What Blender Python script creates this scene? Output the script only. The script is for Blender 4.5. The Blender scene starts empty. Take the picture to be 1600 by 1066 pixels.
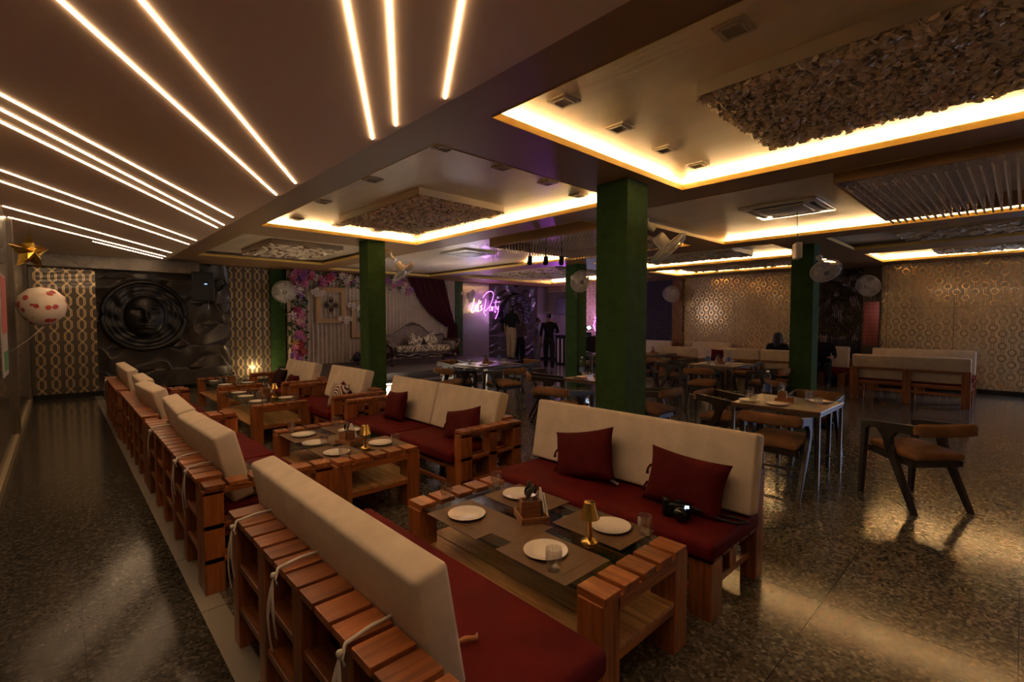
import bpy, bmesh, math, random
from mathutils import Vector, Matrix, Euler, noise
S = bpy.context.scene
COL = S.collection
PI = math.pi
# ------------------------------------------------------------------ camera / world / exposure
cd = bpy.data.cameras.new('camera'); cam = bpy.data.objects.new('camera', cd); COL.objects.link(cam)
cd.sensor_width = 36.0; cd.lens = 753.0/1600*36.0; cd.clip_start = 0.05; cd.clip_end = 200
cam.location = (0, 0, 1.52)
cam.rotation_euler = (PI/2 - math.atan(32/753.0), 0, -math.radians(43.3))
S.camera = cam
S.view_settings.view_transform = 'Standard'; S.view_settings.look = 'None'
S.view_settings.exposure = 1.25; S.view_settings.gamma = 1.0
S.view_settings.use_curve_mapping = False
S.cycles.transparent_max_bounces = 32; S.cycles.max_bounces = 10; S.cycles.diffuse_bounces = 5
w = bpy.data.worlds.new('world'); S.world = w; w.use_nodes = True
w.node_tree.nodes['Background'].inputs[0].default_value = (0.42, 0.52, 0.85, 1)
w.node_tree.nodes['Background'].inputs[1].default_value = 2.0
LED_COVE = 60.0      # strength of the cove strips
LED_LINE = 11.0       # strength of the slot lights in the left ceiling
ZC = 2.8             # underside of the soffit
ZR = 2.90            # coffer ceilings
XL, XR, YB, YF = -0.42, 13.9, -3.2, 12.8
def lamp(name, kind, loc, energy, color, rot=(0, 0, 0), size=None, sizey=None, spot=None, blend=0.3):
    l = bpy.data.lights.new(name, kind); l.energy = energy; l.color = color
    if kind == 'AREA':
        l.shape = 'RECTANGLE'; l.size = size; l.size_y = sizey or size
    elif size: l.shadow_soft_size = size
    if spot: l.spot_size = spot; l.spot_blend = blend
    o = bpy.data.objects.new(name, l); o.location = loc; o.rotation_euler = rot; COL.objects.link(o); return o
# added lamp for daylight from an unseen, assumed window in the right wall
lamp('assumed_window_daylight', 'AREA', (XR-0.02, -1.75, 1.6), 24, (0.55, 0.66, 1.0), (0, math.radians(72), 0), 1.25, 1.5)
# stage lights, their sources assumed from the coloured glow, and one white fill
lamp('stage_light_violet', 'SPOT', (12.6, 10.6, 1.0), 120, (0.62, 0.08, 1.0), Vector((-6.4, -3.6, 1.8)).to_track_quat('-Z', 'Y').to_euler(), 0.05, spot=.55, blend=.8)
lamp('stage_light_blue', 'SPOT', (9.6, 11.9, 1.3), 30, (0.25, 0.32, 1.0), Vector((-3.4, -2.0, 1.6)).to_track_quat('-Z', 'Y').to_euler(), 0.05, spot=.9, blend=.9)
lamp('stage_wash_violet', 'POINT', (12.9, 10.9, 1.7), 14, (0.80, 0.42, 1.0), size=0.15)
lamp('stage_fill_white', 'POINT', (7.2, 9.4, 1.9), 14, (1.0, 0.80, 0.70), size=0.5)  # unseen fill point in mid-air, belongs to no stage fixture

# ------------------------------------------------------------------ node helpers
class N:
    def __init__(s, nt, sock): s.nt, s.k = nt, sock
    def _op(s, op, o=None, c=None):
        n = s.nt.nodes.new('ShaderNodeMath'); n.operation = op
        for i, v in enumerate((s, o, c)):
            if v is None: continue
            if isinstance(v, N): s.nt.links.new(v.k, n.inputs[i])
            else: n.inputs[i].default_value = v
        return N(s.nt, n.outputs[0])
    def __add__(s, o): return s._op('ADD', o)
    def __sub__(s, o): return s._op('SUBTRACT', o)
    def __mul__(s, o): return s._op('MULTIPLY', o)
    def __truediv__(s, o): return s._op('DIVIDE', o)
    def lt(s, o): return s._op('LESS_THAN', o)
    def gt(s, o): return s._op('GREATER_THAN', o)
    def abs(s): return s._op('ABSOLUTE')
    def sqrt(s): return s._op('SQRT')
    def fract(s): return s._op('FRACT')
    def sin(s): return s._op('SINE')
    def max(s, o): return s._op('MAXIMUM', o)
    def min(s, o): return s._op('MINIMUM', o)
    def ping(s, o): return s._op('PINGPONG', o)
    def cell(s, p, off=0.0): return ((s / p + (off + .5)).fract() - .5) * p     # signed distance to nearest lattice point
def lin(c):
    return tuple(((v/255.0/12.92) if v/255.0 < .04045 else ((v/255.0+.055)/1.055)**2.4) for v in c)
MATS = {}
def mat(name, col, rough=.5, metal=0, coat=0, emit=None, es=0, spec=None, sheen=0):
    m = bpy.data.materials.new(name); m.use_nodes = True
    b = m.node_tree.nodes['Principled BSDF']
    b.inputs['Base Color'].default_value = (*col, 1); b.inputs['Roughness'].default_value = rough
    b.inputs['Metallic'].default_value = metal; b.inputs['Coat Weight'].default_value = coat
    if spec is not None: b.inputs['Specular IOR Level'].default_value = spec
    if sheen: b.inputs['Sheen Weight'].default_value = sheen
    if emit: b.inputs['Emission Color'].default_value = (*emit, 1); b.inputs['Emission Strength'].default_value = es
    MATS[name] = m
    return m
def tree(m): nt = m.node_tree; return nt, nt.nodes['Principled BSDF']
def coords(nt, kind='Object'):
    t = nt.nodes.new('ShaderNodeTexCoord'); s = nt.nodes.new('ShaderNodeSeparateXYZ'); nt.links.new(t.outputs[kind], s.inputs[0])
    return t.outputs[kind], [N(nt, s.outputs[i]) for i in range(3)]
def tex_noise(nt, vec, scale, detail=3, rough=.5, mapscale=None, dist=0):
    if mapscale:
        mp = nt.nodes.new('ShaderNodeMapping'); mp.inputs['Scale'].default_value = mapscale; nt.links.new(vec, mp.inputs[0]); vec = mp.outputs[0]
    n = nt.nodes.new('ShaderNodeTexNoise'); n.inputs['Scale'].default_value = scale; n.inputs['Detail'].default_value = detail
    n.inputs['Roughness'].default_value = rough; n.inputs['Distortion'].default_value = dist; nt.links.new(vec, n.inputs['Vector'])
    return N(nt, n.outputs['Fac'])
def ramp(nt, fac, stops):
    r = nt.nodes.new('ShaderNodeValToRGB'); e = r.color_ramp.elements
    while len(e) < len(stops): e.new(.5)
    for i, (p, c) in enumerate(stops): e[i].position = p; e[i].color = (*c, 1)
    nt.links.new(fac.k, r.inputs[0]); return r.outputs[0]
def mixc(nt, fac, a, b):
    n = nt.nodes.new('ShaderNodeMix'); n.data_type = 'RGBA'
    for v, i in ((fac, 0), (a, 6), (b, 7)):
        if isinstance(v, N): v = v.k
        if hasattr(v, 'is_output'): nt.links.new(v, n.inputs[i])
        elif isinstance(v, tuple): n.inputs[i].default_value = (*v, 1)
        else: n.inputs[i].default_value = v
    return n.outputs[2]
def bump(nt, b, h, strength=.3, dist=.01):
    n = nt.nodes.new('ShaderNodeBump'); n.inputs['Strength'].default_value = strength; n.inputs['Distance'].default_value = dist
    nt.links.new(h.k, n.inputs['Height']); nt.links.new(n.outputs[0], b.inputs['Normal'])
def setc(nt, b, key, v):
    if isinstance(v, N): v = v.k
    nt.links.new(v, b.inputs[key])

def wood(name, dark, light, axis, rough=.42, coat=.25, scale=1):
    m = mat(name, light, rough, coat=coat); nt, b = tree(m); b.inputs['Coat Roughness'].default_value = .3
    vec, xyz = coords(nt)
    g = nt.nodes.new('ShaderNodeNewGeometry'); isl = N(nt, g.outputs['Random Per Island'])
    ms = [14*scale]*3; ms[axis] = 1.1*scale
    cmb = nt.nodes.new('ShaderNodeCombineXYZ')
    for i in range(3): nt.links.new((xyz[i] + isl*(3.7+i)).k, cmb.inputs[i])
    n1 = tex_noise(nt, cmb.outputs[0], 1.6, 4, .6, ms, 1.2); n2 = tex_noise(nt, cmb.outputs[0], 5, 3, .6, ms)
    f = n1*.75 + n2*.25
    c = ramp(nt, f, [(.34, dark), (.5, tuple((a+b_)/2 for a, b_ in zip(dark, light))), (.66, light)])
    k = isl*.5 + .72
    hs = nt.nodes.new('ShaderNodeHueSaturation'); nt.links.new(k.k, hs.inputs['Value']); nt.links.new(c, hs.inputs['Color'])
    nt.links.new(hs.outputs[0], b.inputs['Base Color']); bump(nt, b, f, .12, .004)
    return m
PD, PL = (.15, .040, .010), (.42, .135, .032)
WOOD = [wood('pallet_wood_'+a, PD, PL, i) for i, a in enumerate('xyz')]
SHELF = [wood('shelf_wood_'+a, (.26, .11, .035), (.66, .35, .13), i) for i, a in enumerate('xyz')]
DARKW = [wood('dark_wood_'+a, (.012, .008, .006), (.035, .022, .015), i, .45, 0) for i, a in enumerate('xyz')]
BROWNW = [wood('table_wood_'+a, (.07, .035, .018), (.16, .085, .045), i, .35, .3) for i, a in enumerate('xyz')]
BOXW = [wood('box_wood_'+a, (.16, .06, .025), (.36, .15, .06), i, .4, .2, 2) for i, a in enumerate('xyz')]
def fabric(name, c, rough=.85, amt=.12, fine=260, wr=6):
    m = mat(name, c, rough, sheen=0, spec=.12); nt, b = tree(m); vec, _ = coords(nt)
    n = tex_noise(nt, vec, fine, 2); n2 = tex_noise(nt, vec, wr, 4, .6)
    setc(nt, b, 'Base Color', ramp(nt, n2, [(.3, tuple(v*(1-amt) for v in c)), (.7, tuple(min(1, v*(1+amt)) for v in c))]))
    bump(nt, b, n*.35 + n2, .35, .006); return m
CREAM = fabric('cream_fabric', (.62, .52, .40)); RED = fabric('red_fabric', (.105, .006, .006), .7, .25, 200, 5)
REDP = fabric('maroon_pillow_fabric', (.085, .006, .006), .72, .2, 200, 9); DRAPE = fabric('wine_drape', (.05, .006, .012), .6, .2)
TAN = fabric('tan_suede', (.24, .125, .062), .85, .25); TIE = fabric('white_tie_cloth', (.7, .63, .55))
CURT = fabric('ivory_curtain', (.50, .42, .37), .8)
BRASS = mat('brass', (.72, .47, .13), .22, 1); CHINA = mat('white_china', (.80, .74, .66), .18, 0, .4)
STEEL = mat('steel', (.20, .18, .16), .38, .9); BLACK = mat('black_plastic', (.008, .008, .009), .35)
BLACKM = mat('black_gloss', (.006, .006, .008), .12, 0, .6); WHITEP = mat('white_plastic', (.72, .69, .64), .35, 0, .2)
PAPER = mat('white_paper', (.82, .78, .74), .8); MATP = mat('placemat', (.14, .075, .038), .5)
GREEN = mat('green_carpet', (.03, .09, .015), .95)
nt, b = tree(GREEN); v_, _x = coords(nt); n_ = tex_noise(nt, v_, 90, 3, .7); n2_ = tex_noise(nt, v_, 9, 3)
setc(nt, b, 'Base Color', ramp(nt, n_*.6+n2_*.4, [(.3, (.010, .035, .006)), (.7, (.040, .105, .018))])); bump(nt, b, n_, .7, .012)
def glassy(name, tint, rough=.03, ior=1.45):
    m = bpy.data.materials.new(name); m.use_nodes = True; nt = m.node_tree
    for n in list(nt.nodes): nt.nodes.remove(n)
    o = nt.nodes.new('ShaderNodeOutputMaterial'); t = nt.nodes.new('ShaderNodeBsdfTransparent'); g = nt.nodes.new('ShaderNodeBsdfGlossy')
    lw = nt.nodes.new('ShaderNodeLayerWeight'); lw.inputs[0].default_value = .5; mx = nt.nodes.new('ShaderNodeMixShader'); fc = N(nt, lw.outputs['Facing']); f = (fc*fc*fc*fc*.75 + (ior-1)*.09)
    t.inputs[0].default_value = (*tint, 1); g.inputs['Roughness'].default_value = rough; g.inputs['Color'].default_value = (.9, .9, .9, 1)
    nt.links.new(f.k, mx.inputs[0]); nt.links.new(t.outputs[0], mx.inputs[1]); nt.links.new(g.outputs[0], mx.inputs[2]); nt.links.new(mx.outputs[0], o.inputs[0])
    MATS[name] = m; return m
GLASS = glassy('tumbler_glass', (.96, .96, .95), .06, 2.6); TGLASS = glassy('table_glass', (.74, .84, .80), .03, 1.5)
WBOT = glassy('bottle_plastic', (.95, .96, .98), .06, 1.45); CRYS = mat('crystal', (.80, .76, .78), .14, .6)
LABEL = mat('bottle_label', (.10, .16, .42), .4)
# floor: polished terrazzo tiles
FLOOR = mat('terrazzo', (.06, .05, .04), .2, 0, 0, spec=.38); nt, b = tree(FLOOR); vec, (X_, Y_, Z_) = coords(nt)
vo = nt.nodes.new('ShaderNodeTexVoronoi'); vo.inputs['Scale'].default_value = 62; nt.links.new(vec, vo.inputs['Vector'])
sp = nt.nodes.new('ShaderNodeSeparateColor'); nt.links.new(vo.outputs['Color'], sp.inputs[0]); vr = N(nt, sp.outputs[0])
nn = tex_noise(nt, vec, 60, 3); big = tex_noise(nt, vec, .8, 2)
c1 = ramp(nt, vr*.7 + nn*.3, [(.15, (.055, .046, .033)), (.5, (.11, .093, .068)), (.75, (.175, .150, .112)), (.95, (.34, .29, .215))])
jx = ((X_ - .05).cell(1.46)).abs().lt(.0022); jy = ((Y_ - .70).cell(.73)).abs().lt(.0022)
strip = (X_.gt(.50))*(X_.lt(.615))
c2 = mixc(nt, strip, c1, (.30, .27, .22))
aisle = X_.lt(.50)*.62  # same terrazzo; the aisle's shade is mixed into its colour
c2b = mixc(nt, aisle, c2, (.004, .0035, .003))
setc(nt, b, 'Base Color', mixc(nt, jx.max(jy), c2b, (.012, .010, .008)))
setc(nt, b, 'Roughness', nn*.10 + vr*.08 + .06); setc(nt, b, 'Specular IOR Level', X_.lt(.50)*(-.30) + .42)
bump(nt, b, tex_noise(nt, vec, 3.5, 3)*1.0 + nn*.10, .05, .01)
# ceiling paints
SOFF = mat('soffit_paint', (.32, .18, .075), .5, 0, 0)
LCEIL = mat('left_ceiling_paint', (.76, .58, .42), .6)
PEARL = mat('pearl_ceiling', (.52, .42, .30), .34, 0, .2); nt, b = tree(PEARL); vec, _ = coords(nt)
n_ = tex_noise(nt, vec, 2.2, 5, .65, (1, .35, 1), 1.5); setc(nt, b, 'Base Color', ramp(nt, n_, [(.3, (.70, .57, .42)), (.7, (.86, .73, .56))])); bump(nt, b, n_, .25, .02)
setc(nt, b, 'Roughness', n_*.3 + .2)
BOXP = mat('box_side_paint', (.58, .50, .40), .5); LIP = mat('ochre_lip', (.85, .60, .15), .5)
LEDM = mat('led_strip_light', (1, 1, 1), .5, emit=(1.0, .72, .34), es=LED_COVE)
LEDW = mat('slot_light', (1, 1, 1), .5, emit=(1.0, .66, .38), es=LED_LINE)
PETAL = mat('paper_petal', (.95, .80, .60), .6)
WALLP = mat('plain_wall', (.10, .075, .05), .4)
SKIRT = mat('dark_granite', (.012, .010, .010), .2)
# ring pattern wall
def ringwall(name, basec, ringc, rough):
    m = mat(name, basec, rough, 0, .35); nt, b = tree(m); vec, (X_, Y_, Z_) = coords(nt)
    tot = None
    for off in (0, .5):
        du = Y_.cell(.285, off); dv = Z_.cell(.25, off); d = (du*du + dv*dv).sqrt()
        ring = (d - .056).abs().lt(.010); line = ((du.abs() - .018).abs().lt(.0055))*(d.gt(.056))
        t = ring.max(line); tot = t if tot is None else tot.max(t)
    seam = Y_.cell(1.14, .1).abs().lt(.003).max(Z_.cell(1.0, .2).abs().lt(.002))
    setc(nt, b, 'Base Color', mixc(nt, seam, mixc(nt, tot, basec, ringc), (.03, .02, .01)))
    setc(nt, b, 'Metallic', tot*.8); setc(nt, b, 'Roughness', tot*(-.12) + rough)
    wv = tex_noise(nt, vec, 2.5, 2); bump(nt, b, tot + wv*1.5, .5, .008); return m
RINGS = ringwall('ring_wallpaper', (.60, .46, .30), (.60, .40, .18), .30)
RINGO = ringwall('amber_ring_wallpaper', (.20, .075, .02), (.30, .12, .03), .35)
# interlocking lattice panel
HEX = mat('lattice_panel', (.06, .05, .04), .28, .3, .3); nt, b = tree(HEX); vec, (X_, Y_, Z_) = coords(nt)
tot = None
for sgn, ph in ((1, 0.0), (-1, 0.0)):
    zz = (Z_/.46 + ph).fract()*4.0
    sh = (((zz - 1.0).max(0)).min(1.0)) - (((zz - 3.0).max(0)).min(1.0))
    u = X_ + sh*(.10*sgn)
    for o in (.011, -.011):
        l = ((u + o).cell(.20, 0.0 if sgn > 0 else .5)).abs().lt(.0042); tot = l if tot is None else tot.max(l)
setc(nt, b, 'Base Color', mixc(nt, tot, (.085, .07, .052), (.80, .58, .28))); setc(nt, b, 'Metallic', tot*.55 + .3); setc(nt, b, 'Roughness', tot*(-.05)+.36)
bump(nt, b, tot + tex_noise(nt, vec, 3, 2), .25, .004)
PLAINP = mat('ribbed_lilac_panel', (.30, .26, .24), .25, .35, .3); nt, b = tree(PLAINP); vec, (X_, Y_, Z_) = coords(nt)
bump(nt, b, (X_.cell(.05).abs()/.025)*.5 + (Z_.cell(.3).abs().lt(.002))*.3, .3, .006)
# leaf panel
LEAF = mat('metal_leaf_panel', (.10, .08, .05), .3, .8); nt, b = tree(LEAF); vec, (X_, Y_, Z_) = coords(nt)
vo = nt.nodes.new('ShaderNodeTexVoronoi'); vo.inputs['Scale'].default_value = 8; nt.links.new(vec, vo.inputs['Vector'])
spc = nt.nodes.new('ShaderNodeSeparateColor'); nt.links.new(vo.outputs['Color'], spc.inputs[0])
ang = N(nt, spc.outputs[0])*6.28; ca = ang._op('COSINE'); sa = ang.sin()
st = ((Y_*ca + Z_*sa)*150).sin(); dd = N(nt, vo.outputs['Distance'])
setc(nt, b, 'Base Color', ramp(nt, st*.5+.5, [(.35, (.012, .010, .008)), (.75, (.19, .145, .09))])); bump(nt, b, st*.5 - dd*1.5, .9, .02)
LEAFD = mat('dark_leaf_panel', (.012, .012, .012), .4, .2); nt, b = tree(LEAFD); vec, _ = coords(nt); n_ = tex_noise(nt, vec, 9, 4, .7, None, 2)
setc(nt, b, 'Base Color', ramp(nt, n_, [(.4, (.006, .006, .007)), (.75, (.05, .042, .036))])); bump(nt, b, n_, .9, .04)
PINKG = mat('pink_mosaic', (.34, .09, .07), .12, .6); nt, b = tree(PINKG); vec, (X_, Y_, Z_) = coords(nt)
bump(nt, b, Y_.cell(.03).abs()/.015, .6, .01); setc(nt, b, 'Base Color', mixc(nt, Z_.cell(.09).abs().lt(.004), (.36, .10, .085), (.10, .03, .03)))
MARBLE = mat('marble_fascia', (.22, .19, .15), .3); nt, b = tree(MARBLE); vec, _ = coords(nt); n_ = tex_noise(nt, vec, 2, 6, .7, None, 2)
setc(nt, b, 'Base Color', ramp(nt, n_, [(.35, (.14, .11, .085)), (.65, (.30, .26, .21))]))
STONE = mat('relief_stone', (.055, .045, .038), .36, 0, .3)
GLOSSW = mat('left_wall_gloss', (.10, .085, .065), .25, 0, .3); nt, b = tree(GLOSSW); vec, (X_, Y_, Z_) = coords(nt)
bump(nt, b, (Y_.cell(.04).abs()/.02) , .15, .004)

# ------------------------------------------------------------------ mesh helpers
def axis_of(s): return max(range(3), key=lambda i: s[i])
class MB:
    def __init__(s): s.bm = bmesh.new(); s.smooth = False
    def box(s, a, b_, mi=0, rot=None, piv=None, woodx=False, taper=None):
        """a, b_ opposite corners; mi material index; woodx picks index by longest side"""
        lo = Vector([min(a[i], b_[i]) for i in range(3)]); hi = Vector([max(a[i], b_[i]) for i in range(3)])
        if woodx: mi = mi + axis_of(hi - lo)
        vs = []
        for z in (lo.z, hi.z):
            for x, y in ((lo.x, lo.y), (hi.x, lo.y), (hi.x, hi.y), (lo.x, hi.y)):
                p = Vector((x, y, z))
                if taper and z == hi.z:
                    c = (lo+hi)/2; p.x = c.x + (x-c.x)*taper; p.y = c.y + (y-c.y)*taper
                if rot is not None: p = rot @ (p - piv) + piv
                vs.append(s.bm.verts.new(p))
        for f in ((3, 2, 1, 0), (4, 5, 6, 7), (0, 1, 5, 4), (1, 2, 6, 5), (2, 3, 7, 6), (3, 0, 4, 7)):
            fc = s.bm.faces.new([vs[i] for i in f]); fc.material_index = mi
        return vs
    def prism(s, pts, h, fn, mi=0):
        """polygon pts (u,v) extruded by h; fn(u,v,w)->xyz"""
        a = [s.bm.verts.new(fn(u, v, 0)) for u, v in pts]; b2 = [s.bm.verts.new(fn(u, v, h)) for u, v in pts]
        n = len(pts); f = s.bm.faces.new(a); f.material_index = mi; f = s.bm.faces.new(b2[::-1]); f.material_index = mi
        for i in range(n):
            f = s.bm.faces.new([a[i], b2[i], b2[(i+1) % n], a[(i+1) % n]]); f.material_index = mi
    def tube(s, pts, r, seg=8, mi=0, cap=True, smooth=True, closed=False):
        pts = [Vector(p) for p in pts]; rings = []; n = len(pts)
        up = Vector((0, 0, 1))
        for i, p in enumerate(pts):
            if closed: d = pts[(i+1) % n] - pts[i-1]
            else: d = pts[min(i+1, n-1)] - pts[max(i-1, 0)]
            d.normalize()
            x = d.cross(up)
            if x.length < .05: x = d.cross(Vector((1, 0, 0)))
            x.normalize(); y = d.cross(x); rr = r[i] if isinstance(r, (list, tuple)) else r
            rings.append([s.bm.verts.new(p + (x*math.cos(2*PI*k/seg) + y*math.sin(2*PI*k/seg))*rr) for k in range(seg)])
        for i in range(n if closed else n-1):
            A, B = rings[i], rings[(i+1) % n]
            for k in range(seg):
                f = s.bm.faces.new([A[k], B[k], B[(k+1) % seg], A[(k+1) % seg]]); f.smooth = smooth; f.material_index = mi
        if cap and not closed:
            for R in (rings[0][::-1], rings[-1]):
                f = s.bm.faces.new(R[::-1]); f.material_index = mi
    def lathe(s, prof, seg=24, c=(0, 0, 0), mi=0, M=None):
        rings = []
        for r, z in prof:
            if r < 1e-5: p = [Vector((0, 0, z))]
            else: p = [Vector((r*math.cos(2*PI*k/seg), r*math.sin(2*PI*k/seg), z)) for k in range(seg)]
            rings.append([s.bm.verts.new((M @ q if M else q) + Vector(c)) for q in p])
        for A, B in zip(rings, rings[1:]):
            for k in range(seg):
                if len(A) == 1 and len(B) == 1: continue
                if len(A) == 1: f = s.bm.faces.new([A[0], B[(k+1) % seg], B[k]])
                elif len(B) == 1: f = s.bm.faces.new([A[k], A[(k+1) % seg], B[0]])
                else: f = s.bm.faces.new([A[k], A[(k+1) % seg], B[(k+1) % seg], B[k]])
                f.smooth = True; f.material_index = mi
    def rbox(s, size, r, M=Matrix(), seg=3, puff=0, sub=0, mi=0):
        t = bmesh.new(); bmesh.ops.create_cube(t, size=1)
        for v in t.verts: v.co = Vector((v.co.x*size[0], v.co.y*size[1], v.co.z*size[2]))
        bmesh.ops.bevel(t, geom=list(t.edges), offset=r, segments=seg, affect='EDGES', profile=.5)
        if sub: bmesh.ops.subdivide_edges(t, edges=[e for e in t.edges if e.calc_length() > max(size)*.15], cuts=sub, use_grid_fill=True)
        if puff:
            for v in t.verts:
                q = [v.co[i]/(size[i]/2) for i in range(3)]
                k = axis_of([-a for a in size])
                o_ = [i for i in range(3) if i != k]
                v.co[k] *= 1 + puff*(1-q[o_[0]]**4)*(1-q[o_[1]]**4)
        m = {}
        for v in t.verts: m[v] = s.bm.verts.new(M @ v.co)
        for f in t.faces:
            g = s.bm.faces.new([m[v] for v in f.verts]); g.smooth = True; g.material_index = mi
        t.free()
    def grid(s, nu, nv, fn, mi=0, smooth=True, flip=False):
        V = [[s.bm.verts.new(fn(i/(nu-1), j/(nv-1))) for j in range(nv)] for i in range(nu)]
        for i in range(nu-1):
            for j in range(nv-1):
                q = [V[i][j], V[i+1][j], V[i+1][j+1], V[i][j+1]]
                f = s.bm.faces.new(q[::-1] if flip else q); f.smooth = smooth; f.material_index = mi
        return V
    def done(s, name, mats, parent=None, loc=None, bevel=0):
        me = bpy.data.meshes.new(name); bmesh.ops.recalc_face_normals(s.bm, faces=s.bm.faces[:]); s.bm.to_mesh(me); s.bm.free()
        for m in (mats if isinstance(mats, (list, tuple)) else [mats]): me.materials.append(m)
        o = bpy.data.objects.new(name, me); COL.objects.link(o)
        if parent: o.parent = parent
        if loc: o.location = loc
        if bevel:
            md = o.modifiers.new('bevel', 'BEVEL'); md.width = bevel; md.segments = 2; md.limit_method = 'ANGLE'
        return o
def tag(o, label=None, cat=None, group=None, kind=None):
    if label: o['label'] = label
    if cat: o['category'] = cat
    if group: o['group'] = group
    if kind: o['kind'] = kind
    return o
def empty(name, loc, rz=0, label=None, cat=None, group=None):
    o = bpy.data.objects.new(name, None); COL.objects.link(o); o.empty_display_size = .1
    o.location = loc; o.rotation_euler = (0, 0, rz); return tag(o, label, cat, group)
def kids(o): return [c for c in COL.objects if c.parent == o]
KC = {}
def dup(o, loc, rz=0, label=None, group=None, scale=None, kc=None, rot=None):
    r = o.copy(); COL.objects.link(r); r.location = loc; r.rotation_euler = rot if rot else (0, 0, rz)
    if label: r['label'] = label
    if group: r['group'] = group
    if scale: r.scale = scale
    ks = KC.setdefault(o.name, kids(o))
    for ch in ks:
        c = ch.copy(); COL.objects.link(c); c.parent = r
        for g in KC.setdefault(ch.name, kids(ch)):
            d = g.copy(); COL.objects.link(d); d.parent = c
    return r
def struct(mb, name, mats, parent=None, **k):
    o = mb.done(name, mats, parent, **k)
    if not parent: o['kind'] = 'structure'
    return o
R = random.Random(7)
rmat = lambda ax, a: Matrix.Rotation(a, 4, ax)

# ------------------------------------------------------------------ ROOM SHELL
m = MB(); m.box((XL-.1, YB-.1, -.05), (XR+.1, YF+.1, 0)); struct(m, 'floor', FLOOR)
m = MB(); m.box((XL-.1, YB-.1, ZR), (XR+.1, YF+.1, ZR+.05)); struct(m, 'ceiling', PEARL)
# left wall: glossy panels, pilaster, skirting
m = MB(); m.box((XL-.1, YB, 0), (XL, YF, ZR+.04)); struct(m, 'wall_left', GLOSSW)
m = MB()
for y in (2.2, 5.2, 8.6, 12.2): m.box((XL, y, 0.1), (XL+.04, y+.25, ZC-.02))
struct(m, 'trim_1', WALLP)
m = MB(); m.box((XL, YB, 0), (XL+.035, YF, .10)); struct(m, 'baseboard_left', mat('marble_skirting', (.42, .34, .22), .25))
# back wall (behind the camera)
m = MB(); m.box((XL-.1, YB-.1, 0), (XR+.1, YB, ZR+.04)); struct(m, 'wall_back', mat('cream_wall', (.66, .55, .42), .6))
# far wall pieces (all one wall, different finishes)
def fwall(name, x0, x1, mt, z0=0.0, z1=ZR, y=YF, th=.1):
    m = MB(); m.box((x0, y, z0), (x1, y+th, z1)); return struct(m, name, mt)
m = MB(); m.box((XL-.1, YF, 0), (XR+.1, YF+.12, ZR+.04)); struct(m, 'wall_far', WALLP)
def panel(x0, x1, mt, z0=.1, z1=2.78, d=.03, n=[0]):
    n[0] += 1; m = MB(); m.box((x0, YF-d, z0), (x1, YF, z1)); return struct(m, 'trim_%d' % (10+n[0]), mt)
panel(XL+.04, .57, HEX); panel(2.95, 3.83, HEX); panel(9.74, 10.93, PLAINP); panel(13.36, XR, PLAINP)
panel(3.83, 4.16, GREEN, 0, 2.79, .10); panel(9.38, 9.74, GREEN, 0, 2.79, .10)
m = MB(); m.box((XL+.04, YF-.045, 0), (9.0, YF, .10)); m.box((9.9, YF-.045, 0), (XR, YF, .10)); struct(m, 'baseboard_far', SKIRT)
# swirling relief panels behind the masks
def relief(name, x0, x1, seed):
    m = MB(); W = x1-x0
    def fn(u, v):
        x = x0 + u*W; z = .1 + v*2.68
        q = noise.noise(Vector((x*1.1+seed, z*1.1, 0)))*2.0; q2 = noise.noise(Vector((x*2.3, z*2.3+seed, 3)))
        ph = z*13 + math.sin(x*6.5+q*2.5+math.floor(z*2.1)*2.1)*1.9 + q*2.6
        fr = (ph/(2*PI)) % 1.0
        h = .13*(fr**1.3) + .04*q2
        h *= min(1, min(u, 1-u)*14)
        return (x, YF-.02-max(0, h), z)
    m.grid(150, 220, fn, flip=False)
    return struct(m, name, STONE)
relief('trim_2', .57, 2.95, 1.3); relief('trim_3', 10.93, 13.36, 5.1)
# right wall with added opening for the assumed window, y -2.6..-.9
m = MB(); t = .1
m.box((XR, YB, 0), (XR+t, -2.6, ZR+.04)); m.box((XR, -.9, 0), (XR+t, YF, ZR+.04)); m.box((XR, -2.6, 0), (XR+t, -.9, .95)); m.box((XR, -2.6, 2.25), (XR+t, -.9, ZR+.04))
struct(m, 'wall_right', RINGS)
m = MB()
for a, c in (((XR-.02, -2.66, .9), (XR+.06, -2.6, 2.3)), ((XR-.02, -.9, .9), (XR+.06, -.84, 2.3)), ((XR-.02, -2.66, .9), (XR+.06, -.84, .95)), ((XR-.02, -2.66, 2.25), (XR+.06, -.84, 2.3)), ((XR, -1.78, .95), (XR+.04, -1.72, 2.25))): m.box(a, c)
wf = struct(m, 'window_assumed_1', WHITEP)  # frame of the assumed window, added out of view
def rpanel(y0, y1, mt, z0=.1, z1=2.78, d=.03, n=[0]):
    n[0] += 1; m = MB(); m.box((XR-d, y0, z0), (XR, y1, z1)); return struct(m, 'trim_%d' % (30+n[0]), mt)
rpanel(2.27, 2.62, mat('brown_pilaster', (.05, .025, .012), .3), d=.08); rpanel(2.30, 2.59, PINKG, .95, 1.95, .09); rpanel(2.62, 3.9, LEAF, 1.05, 2.78, .05); rpanel(2.62, 3.9, LEAFD, .1, 1.05, .05)
rpanel(7.12, 7.46, RINGO, d=.08); rpanel(7.46, 8.9, LEAFD, d=.05)
rpanel(11.6, 13.0, PLAINP, z1=2.6)
m = MB(); m.box((XR-.045, YB, 0), (XR, YF, .10)); struct(m, 'baseboard_right', SKIRT)

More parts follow.
